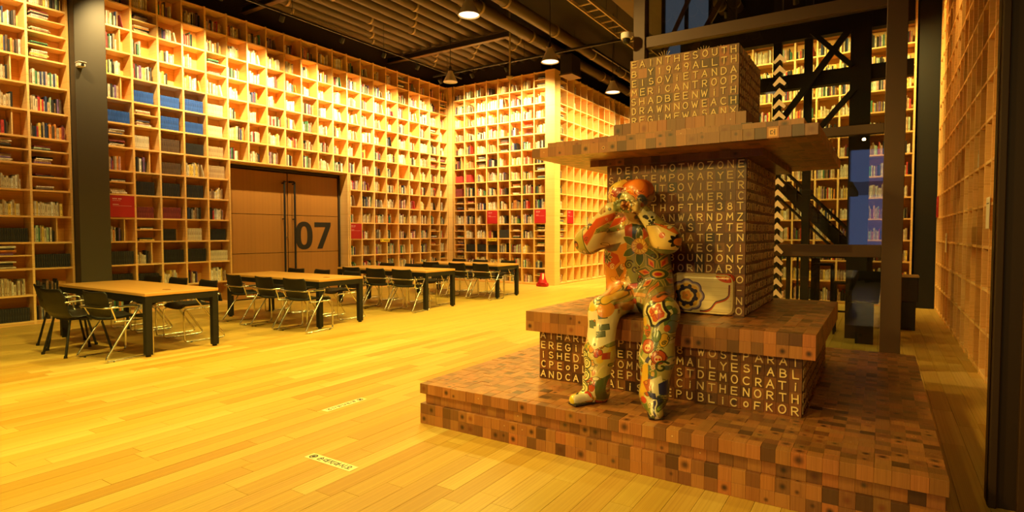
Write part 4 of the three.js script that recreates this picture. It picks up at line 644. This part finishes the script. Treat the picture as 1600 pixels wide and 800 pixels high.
function makeSled() {                                     // sitter looks along -z
  const t = thing('sled_chair', '', 'chair', [0, 0, 0], 0, 'black armchairs with chrome sled frames at the tables');
  part('seat', shellSurface(.47, [[-.24, .425, .96], [-.2, .452], [-.05, .455], [.12, .445], [.2, .452, .95]], .022), twoSided(0x100e0d, .7), t);
  part('backrest', shellSurface(.46, [[.2, .49, .84], [.213, .57, .96], [.232, .60], [.255, .745, .98], [.268, .77, .9]].map(([a, b, c]) => [a, b, c]), .014), twoSided(0x14110f, .5), t);
  for (const s of [-1, 1]) {
    const x = s * .27; const f = part('side_frame', tube([[x, .60, -.1], [x, .56, -.085], [x * 1.02, .3, .1], [x * 1.04, .03, .28], [x * 1.04, .012, .24], [x * 1.02, .012, -.1], [x, .012, -.22], [x, .04, -.25], [x * .98, .3, -.25], [x * .96, .41, -.245], [x * .9, .435, -.2], [x * .88, .435, .15]], .011, false, 64), chrome, t);
    for (const z of [-.17, .2]) part('glide', new THREE.CylinderGeometry(.014, .014, .012, 10).translate(x * 1.03, .006, z), blackShell, f);
  }
  part('arm_bar', tube([[-.27, .60, -.1], [-.275, .605, .1], [-.27, .605, .22], [-.22, .605, .262], [0, .605, .27], [.22, .605, .262], [.27, .605, .22], [.275, .605, .1], [.27, .60, -.1]], .011, false, 50), chrome, t);
  for (const s of [-1, 1]) part('arm_support', bar([s * .268, .60, .2], [s * .235, .44, .13], .009), chrome, t);
  for (const s of [-1, 1]) part('arm_pad', rbox(.04, .018, .2, .008, s * .273, .612, .03), blackShell, t);
  return t;
}
const sled0 = makeSled(); let sledUsed = false;
function sled(x, z, turn, label) { if (!sledUsed) { sled0.position.set(x, 0, z); sled0.rotation.y = turn; sled0.userData.label = label; sledUsed = true; return sled0; } return copy(sled0, [x, 0, z], turn, label); }
function makeShell() {
  const t = thing('shell_chair', '', 'chair', [0, 0, 0], 0, 'two black shell chairs on splayed black legs');
  part('shell_seat', shellSurface(.5, [[-.25, .41, .9], [-.2, .445], [-.05, .44], [.1, .425], [.19, .44], [.24, .52, 1.0], [.265, .64, 1.0], [.29, .74, .96], [.305, .785, .86]], .02), twoSided(0x15110e, .42), t);
  for (const a of [-1, 1]) for (const b of [-1, 1]) { const l = part('leg', bar([a * .25, 0, b * .25], [a * .18, .43, b * .16], .014, 10, .012), blackMetal, t); part('foot', new THREE.CylinderGeometry(.016, .02, .03, 10).translate(a * .25, .015, b * .25), blackShell, l); }
  for (const s of [-1, 1]) part('armrest', tube([[s * .2, .44, -.1], [s * .27, .5, -.1], [s * .28, .64, -.08], [s * .28, .65, .1], [s * .25, .64, .24]], .011), chrome, t);
  part('under_frame', box(.3, .02, .3, 0, .425, 0), blackMetal, t);
  return t;
}
const sh0 = makeShell(); sh0.position.set(-8.78, 0, -3.05); sh0.rotation.y = -.12; sh0.userData.label = 'outermost black shell chair on splayed legs, at the table by the steel column';
copy(sh0, [-8.12, 0, -2.93], .1, 'second black shell chair on splayed legs, between the outermost one and the chrome-framed chair');
sled(-7.47, -3.08, .12, 'black chair on a chrome frame nearest the end of the table by the steel column');
const place = ['beside the steel column', 'before the double door', 'just past the double door', 'nearest the back bookcase'];
const ordChair = ['outermost', 'middle', 'innermost'];
const near = [[], [-8.62, -7.83, -7.16], [-8.68, -7.98, -7.33], [-8.72, -7.92, -7.28]], far = [[-9.5, -8.72, -7.9], [-9.2, -8.52, -7.72], [-9.26, -8.5, -7.7], [-9.1, -8.42, -7.62]];
for (let i = 0; i < 4; i++) {
  near[i].forEach((x, j) => sled(x, TZ[i] + .435 + .12 + rr(-.03, .05), rr(-.1, .1), `${ordChair[j]} black chrome-framed chair on the front side of the table ${place[i]}`));
  far[i].forEach((x, j) => sled(x, TZ[i] - .435 - .1 + rr(-.05, .03), Math.PI + rr(-.1, .1), `${ordChair[j]} black chrome-framed chair on the wall side of the table ${place[i]}`));
}

// ---------------------------------------------------------------- ceiling steelwork, pipes, lamps
{
  const PL = 'long ribbed brown ceiling pipe with pale collars, closest to the left bookcase';
  const seg = new THREE.CylinderGeometry(.115, .115, 28, 20).rotateX(Math.PI / 2), col = new THREE.CylinderGeometry(.128, .128, .05, 20, 1).rotateX(Math.PI / 2);
  const proto = thing('ceiling_pipe', PL, 'pipe', [-11.15, 6.42, -9.6], 0, 'parallel brown pipes under the ceiling');
  part('pipe_tube', seg, pipeMat, proto); for (let i = 0; i < 11; i++) part('collar', col, collarMat, proto).position.z = -13 + i * 2.4;
  for (let i = 1; i < 11; i++) copy(proto, [-11.15 + i * .35, 6.42, -9.6 + (i % 4) * .35], 0, `long ribbed brown ceiling pipe with pale collars, ${NTH(i + 1)} from the left bookcase`);
  for (let i = 0; i < 6; i++) copy(proto, [-4.3 + i * .3, 6.45, -9.9], 0, `brown ceiling pipe over the glass screen side, ${NTH(i + 1)} from the wide duct`);
  const big = new THREE.CylinderGeometry(.13, .13, 28, 24).rotateX(Math.PI / 2), bigc = new THREE.CylinderGeometry(.143, .143, .06, 24).rotateX(Math.PI / 2);
  for (const [x, label] of [[-7.28, 'thick brown duct pipe next to the row of thin pipes'], [-6.62, 'thick brown duct pipe farther from the row of thin pipes']]) { const t = thing('duct_pipe', label, 'pipe', [x, 6.22, -9.6]); part('pipe_tube', big, pipeMat, t); for (let i = 0; i < 12; i++) part('collar', bigc, collarMat, t).position.z = -13 + i * 2.1; }
  for (const [z, label] of [[-7.35, 'brown steel ceiling beam above the double door'], [-11.65, 'brown steel ceiling beam before the back bookcase'], [-3.1, 'brown steel ceiling beam overhead near the steel column']]) { const t = thing('ceiling_beam', label, 'beam', [-9.6, 6.14, z]); part('flange', box(4.0, .02, .12, 0, 0, 0), steelBrown, t); part('web', box(4.0, .12, .02, 0, .07, 0), steelDark, t); part('flange', box(4.0, .02, .12, 0, .14, 0), steelBrown, t); }
  const duct = thing('air_duct', 'square dark duct box between the pipe row and the thick pipes', 'duct', [-6.95, 5.8, -13.6]); part('duct_body', rbox(.34, .5, .5, .01, 0, 0, 0), steelDark, duct); part('duct_flange', box(.38, .04, .54, 0, -.25, 0), steelBrown, duct); for (const s of [-1, 1]) part('hanger_rod', bar([s * .12, .24, 0], [s * .12, .94, 0], .006), blackMetal, duct);
  const lad = thing('cable_ladder', 'brown cable ladder tray hanging high near the glass screen', 'cable tray', [-5.2, 6.12, -11]);
  for (const s of [-1, 1]) part('side_rail', box(.03, .07, 9, s * .17, 0, 0), collarMat, lad); for (let i = 0; i < 24; i++) part('rung', box(.32, .025, .03, 0, 0, -4.4 + i * .38), collarMat, lad); for (const z of [-3, -.5, 2]) part('hanger_rod', bar([.17, 0, z], [.17, .7, z], .006), blackMetal, lad);
  const wide = thing('air_duct', 'wide tan flat duct above the cable ladder', 'duct', [-3.9, 6.07, -10.5]); part('duct_body', rbox(1.1, .35, 8, .02, 0, 0, 0), pipeMat, wide); part('duct_flange', box(1.16, .39, .05, 0, 0, 2), collarMat, wide);
  const r1 = thing('track_rail', 'black lighting rail along the left bookcase', 'rail', [-10, 5.78, -7.4]); part('rail_bar', box(.03, .035, 11, 0, 0, 0), blackMetal, r1); for (const z of [-5, -2.5, 0, 2.5, 5]) part('hanger_rod', bar([0, 0, z], [0, .95, z], .005), blackMetal, r1);
  const r2 = thing('track_rail', 'black lighting rail crossing in front of the back bookcase', 'rail', [-7.7, 5.85, -12.5]); part('rail_bar', box(6.0, .05, .045, 0, 0, 0), blackMetal, r2); for (const x of [-2.5, 0, 2.5]) part('hanger_rod', bar([x, 0, 0], [x, .88, 0], .005), blackMetal, r2);
  const r3 = thing('track_rail', 'black lighting rail going deep beside the corner bookcase', 'rail', [-5.9, 5.85, -17]); part('rail_bar', box(.045, .05, 8.6, 0, 0, 0), blackMetal, r3); for (const z of [-3, 0, 3]) part('hanger_rod', bar([0, 0, z], [0, .88, z], .005), blackMetal, r3);

  pendant(-5.73, 4.98, -7.59, 'lit white cone pendant lamp, nearest and largest in view'); pendant(-5.61, 4.83, -10.09, 'lit white cone pendant lamp above the end of the corner bookcase'); pendant(-5.55, 4.84, -13.1, 'lit white cone pendant lamp, smallest and deepest of the row');
  pendant(-9.25, 5.26, -11.47, 'dim cone pendant lamp over the meeting of left and back bookcases', false);
  pendant(-5.75, 4.95, -5.0, 'lit white cone pendant lamp overhead, second of the row towards the viewer'); pendant(-5.8, 4.95, -2.4, 'lit white cone pendant lamp overhead, third of the row towards the viewer'); pendant(-5.8, 4.95, .4, 'lit white cone pendant lamp overhead, behind the viewer');
  pendant(-2.4, 4.95, 1.2, 'lit white cone pendant lamp overhead, in front of the sculpture platform', true, 38);
  pendant(-5.5, 4.9, -17, 'lit white cone pendant lamp far down the deep passage');
  let n1 = 0, n2 = 0, n3 = 0, n4 = 0, n5 = 0;
  for (const z of [-3.0, -4.55, -5.9, -7.14, -8.63, -9.88, -11.04, -12.3]) trackSpot([-10, 5.6, z], [-11.35, 4.3, z - .3], `small black track spotlight over the left bookcase, ${NTH(++n1)} along its rail`, { color: WASH.color, power: z > -5 ? 48 : z > -7 ? 80 : 108 }, .66, 'track spotlights washing the left bookcase', 5.78);
  for (const x of [-10.4, -9.3, -8.2]) trackSpot([x, 5.62, -12.5], [x + .15, 4.3, -13.9], `small black track spotlight over the back bookcase, ${NTH(++n2)} from its inner corner`, { color: WASH.color, power: 82 }, .85, 'track spotlights washing the back bookcase', 5.85);
  for (const z of [-14.2, -15.6, -17.2, -19]) trackSpot([-5.9, 5.65, z], [-7.6, 3.6, z - .2], `small black track spotlight over the corner bookcase, ${NTH(++n3)} going deeper`, WASH, .9, 'track spotlights washing the corner bookcase', 5.85);
  const SC = { color: TRACK.color, power: 62 };
  trackSpot([-.5, 4.2, 5.3], [-1.4, 1.2, -4.2], 'black track spotlight overhead behind the viewer, aimed at the suitcase side', { color: TRACK.color, power: 50 }, .32, 'track spotlights on the sculpture', 6.72, 2);
  trackSpot([-3.6, 3.9, 5.0], [-1.4, 1.2, -4.2], 'black track spotlight overhead behind the viewer, aimed at the statue', { color: TRACK.color, power: 58 }, .32, 'track spotlights on the sculpture', 6.72, 16);
  trackSpot([-5.0, 5.4, .2], [-1.4, 1.3, -4.3], 'black track spotlight overhead, aimed at the sculpture from its open side', { color: TRACK.color, power: 88 }, .42, 'track spotlights on the sculpture', 6.72, 14);
  trackSpot([-4.6, 5.5, -4.9], [-1.1, 2.2, -7.2], 'black track spotlight overhead, aimed at the glass screen behind the sculpture', { color: [1, .68, .2], power: 68 }, .5, 'track spotlights on the sculpture', 6.72);
  for (const x of [-2.6, -1.4, -.3]) trackSpot([x, 5.6, -11.7], [x, 3.6, -13.5], `small black track spotlight behind the glass over the far bookcase, ${NTH(++n4)} of three`, { color: [1, .72, .18], power: 42 }, .9, 'track spotlights behind the glass', 6.72);
  for (const z of [-12.4, -9.6]) trackSpot([-.1, 5.9, z], [.95, 4.7, z - .3], `small black track spotlight over the right passage, ${n5++ ? 'nearer' : 'deeper'} of two`, { color: [1, .62, .15], power: 16 }, .75, 'track spotlights over the right passage', 6.72);
}

// ---------------------------------------------------------------- small things: signs, stickers, cameras
function redSign(label, pos, turn, w = .4) {
  const t = thing('red_sign', label, 'sign', pos, turn, 'red shelf signs');
  const face = canvasTexture(256, 240, (g, W, H) => { g.fillStyle = '#b41820'; g.fillRect(0, 0, W, H); g.fillStyle = '#f0d8c8'; for (let i = 0; i < 7; i++) g.fillRect(36 + i * 12 + (i > 3 ? 8 : 0), 30, 8, 11); for (let i = 0; i < 9; i++) g.fillRect(36 + i * 9, 54, 6, 4); g.fillRect(36, 96, 60, 5); g.fillRect(36, 112, 190, 2); });
  const p = part('sign_panel', box(w, DY - TH - .004, .012), redMat, t); const f = new THREE.PlaneGeometry(w - .004, DY - TH - .008); const m = part('sign_print', f, std(0xffffff, .5, 0, { map: face }), t); m.position.z = .0072; return t;
}
const midY = (k) => rowY(k) + (DY - TH) / 2;
redSign('red sign with white print in the shelf beside the steel column', [LX + .004, midY(4), -4.549 - .5 * KS], Math.PI / 2, KS - TH - .004);
redSign('red sign in the shelf right beside the double door', [LX + .004, midY(3), -4.549 - 12.5 * KS], Math.PI / 2, KS - TH - .004);
redSign('red sign in the back bookcase, fourth bay from the inner corner', [-11.05 + .04 + 3.5 * .405, midY(4), -13.796], 0, .366);
redSign('red sign in the back bookcase bay at the outer corner', [-11.05 + .04 + 7.5 * .405, midY(4), -13.796], 0, .366);
redSign('red sign in the second bay of the bookcase past the outer corner', [-7.526, midY(4), -13.785 - .32 - 1.5 * .428], Math.PI / 2, .39);
redSign('small red sign low in the corner bookcase near the sculpture', [-7.526, midY(1), -13.785 - .32 - 7.5 * .428], Math.PI / 2, .39);
redSign('dark red sign high on the right passage bookcase', [.846, midY(4), -13.3 + .21], -Math.PI / 2, .38);
for (const [p, r, l] of [[[LX + .006, rowY(3) - .05, -11.12], Math.PI / 2, 'yellow label strip under a shelf of the left bookcase'], [[-9.6, rowY(3) - .05, -13.79], 0, 'yellow label strip under a shelf of the back bookcase']]) { const t = thing('shelf_label', l, 'label', p, r); part('label_card', rbox(.34, .085, .004, .001), std(0xe6c832, .5), t); part('label_dot', new THREE.CylinderGeometry(.014, .014, .003, 14).rotateX(Math.PI / 2).translate(-.13, 0, .003), blackShell, t); part('label_line', box(.2, .02, .002, .04, 0, .003), std(0x7a6418, .6), t); }
for (const [z, y, l] of [[-11.2, 1.28, 'cream paper notice on the right passage bookcase, deeper of two'], [-7.05, 1.62, 'cream paper notice on the right passage bookcase, closer of two']]) { const t = thing('paper_notice', l, 'notice', [.842, y, z], -Math.PI / 2); part('sheet', rbox(.2, .3, .006, .002), std(0xe8dcc0, .7), t); part('print_line', box(.14, .01, .001, 0, .09, .0036), blackShell, t); }
{ // floor stickers: Korean "do not touch", strokes of each syllable
  const SY = [ // on a unit square, y up
    [[[[.2, .62], [.5, .98], [.8, .62]]], [[[.5, .62], [.5, .44]], [[.08, .44], [.92, .44]]], [[[.15, .3], [.15, .05], [.88, .05]]]],
    [[[[.42, .8], [.1, .8], [.1, .25], [.45, .25]], [[.62, .95], [.62, .05]], [[.86, 1], [.86, 0]], [[.62, .52], [.86, .52]]]],
    [[[[.08, .85], [.58, .85]], [[.34, .85], [.08, .15]], [[.34, .6], [.6, .15]], [[.82, 1], [.82, 0]]]],
    [[[[.1, .8], [.5, .8], [.5, .2], [.1, .2], [.1, .8]], [[.74, 1], [.74, 0]], [[.74, .52], [.96, .52]]]],
    [[[[.34, .95], [.08, .15]], [[.34, .7], [.62, .15]], [[.84, 1], [.84, 0]]]],
    [[arc(.5, .7, .26, .26, 0, 360, 14), [[.5, .44], [.5, .12]], [[.05, .12], [.95, .12]]]],
  ];
  const mk = (label, pos, turn) => {
    const t = thing('floor_sticker', label, 'sticker', pos, turn, 'white floor stickers with black lettering'); t.rotation.y = turn;
    part('sticker_sheet', box(.42, .0012, .075, 0, .0014, 0), std(0xefe2bc, .6), t);
    const gs = []; SY.forEach((parts, i) => parts.flat().forEach((pl) => gs.push(...strokes([pl.map(([x, y]) => [-.115 + i * .051 + x * .044, -.022 + y * .044])], .0056, .0008))));
    part('lettering', merge(gs).rotateX(-Math.PI / 2).translate(0, .002, 0), blackShell, t);
    part('hand_symbol', merge([new THREE.TorusGeometry(.024, .004, 6, 20), new THREE.CylinderGeometry(.014, .014, .002, 14).rotateX(Math.PI / 2), new THREE.BoxGeometry(.05, .005, .002).rotateZ(.8)]).scale(1, 1, .2).rotateX(-Math.PI / 2).translate(-.165, .0025, 0), blackShell, t);
  };
  mk('white floor sticker with black Korean lettering, parallel to the platform front', [-2.866, 0, -2.352], 0);
  mk('white floor sticker with black Korean lettering, parallel to the floor planks', [-3.745, 0, -3.225], -Math.PI / 2);
}
{
  const c = thing('security_camera', 'small white camera fixed on the dark steel column', 'camera', [-11.06, 4.15, -4.12], Math.PI / 2);
  part('camera_body', rbox(.1, .07, .14, .02, .0, .02, .06), whitePlastic, c); part('lens', new THREE.CylinderGeometry(.022, .022, .02, 16).rotateX(Math.PI / 2).translate(0, .015, .135), blackShell, c); part('mount', rbox(.07, .05, .04, .008, 0, -.01, -.02), whitePlastic, c); part('hood', rbox(.11, .012, .16, .005, 0, .06, .065), whitePlastic, c);
  const d = thing('dome_camera', 'white dome camera on a bracket beside the glass screen post', 'camera', [-2.82, 3.92, -7.1]);
  part('dome_base', new THREE.CylinderGeometry(.075, .07, .07, 24).translate(0, .05, 0), whitePlastic, d); part('dome_lens', new THREE.SphereGeometry(.05, 20, 14).translate(0, 0, 0), blackShell, d); part('bracket', box(.1, .05, .06, .03, .06, -.02), whitePlastic, d);
  const s = thing('ceiling_sensor', 'pale sensor hanging on a long thin pole before the back bookcase', 'sensor', [-7.48, 5.12, -11.5]);
  part('pole', bar([0, .03, 0], [0, 1.6, 0], .02), collarMat, s); part('sensor_head', new THREE.LatheGeometry([[0, -.05], [.03, -.045], [.08, 0], [.085, .03], [.02, .05], [0, .05]].map((p) => new THREE.Vector2(...p)), 24), collarMat, s);
  const e = thing('floor_stand', 'small red floor stand with a white stripe at the outer corner of the bookcase', 'stand', [-7.7, 0, -13.45]);
  part('foot_block', rbox(.32, .1, .16, .03, 0, .05, 0), redMat, e); part('upper_block', new THREE.CylinderGeometry(.075, .13, .17, 20).translate(0, .185, 0), redMat, e); part('head', new THREE.CylinderGeometry(.055, .075, .09, 20).translate(0, .315, 0), redMat, e); part('stripe', rbox(.04, .16, .05, .012, .05, .27, .06), whitePlastic, e, 'white curved stripe');
}
renderer.render(scene, camera);
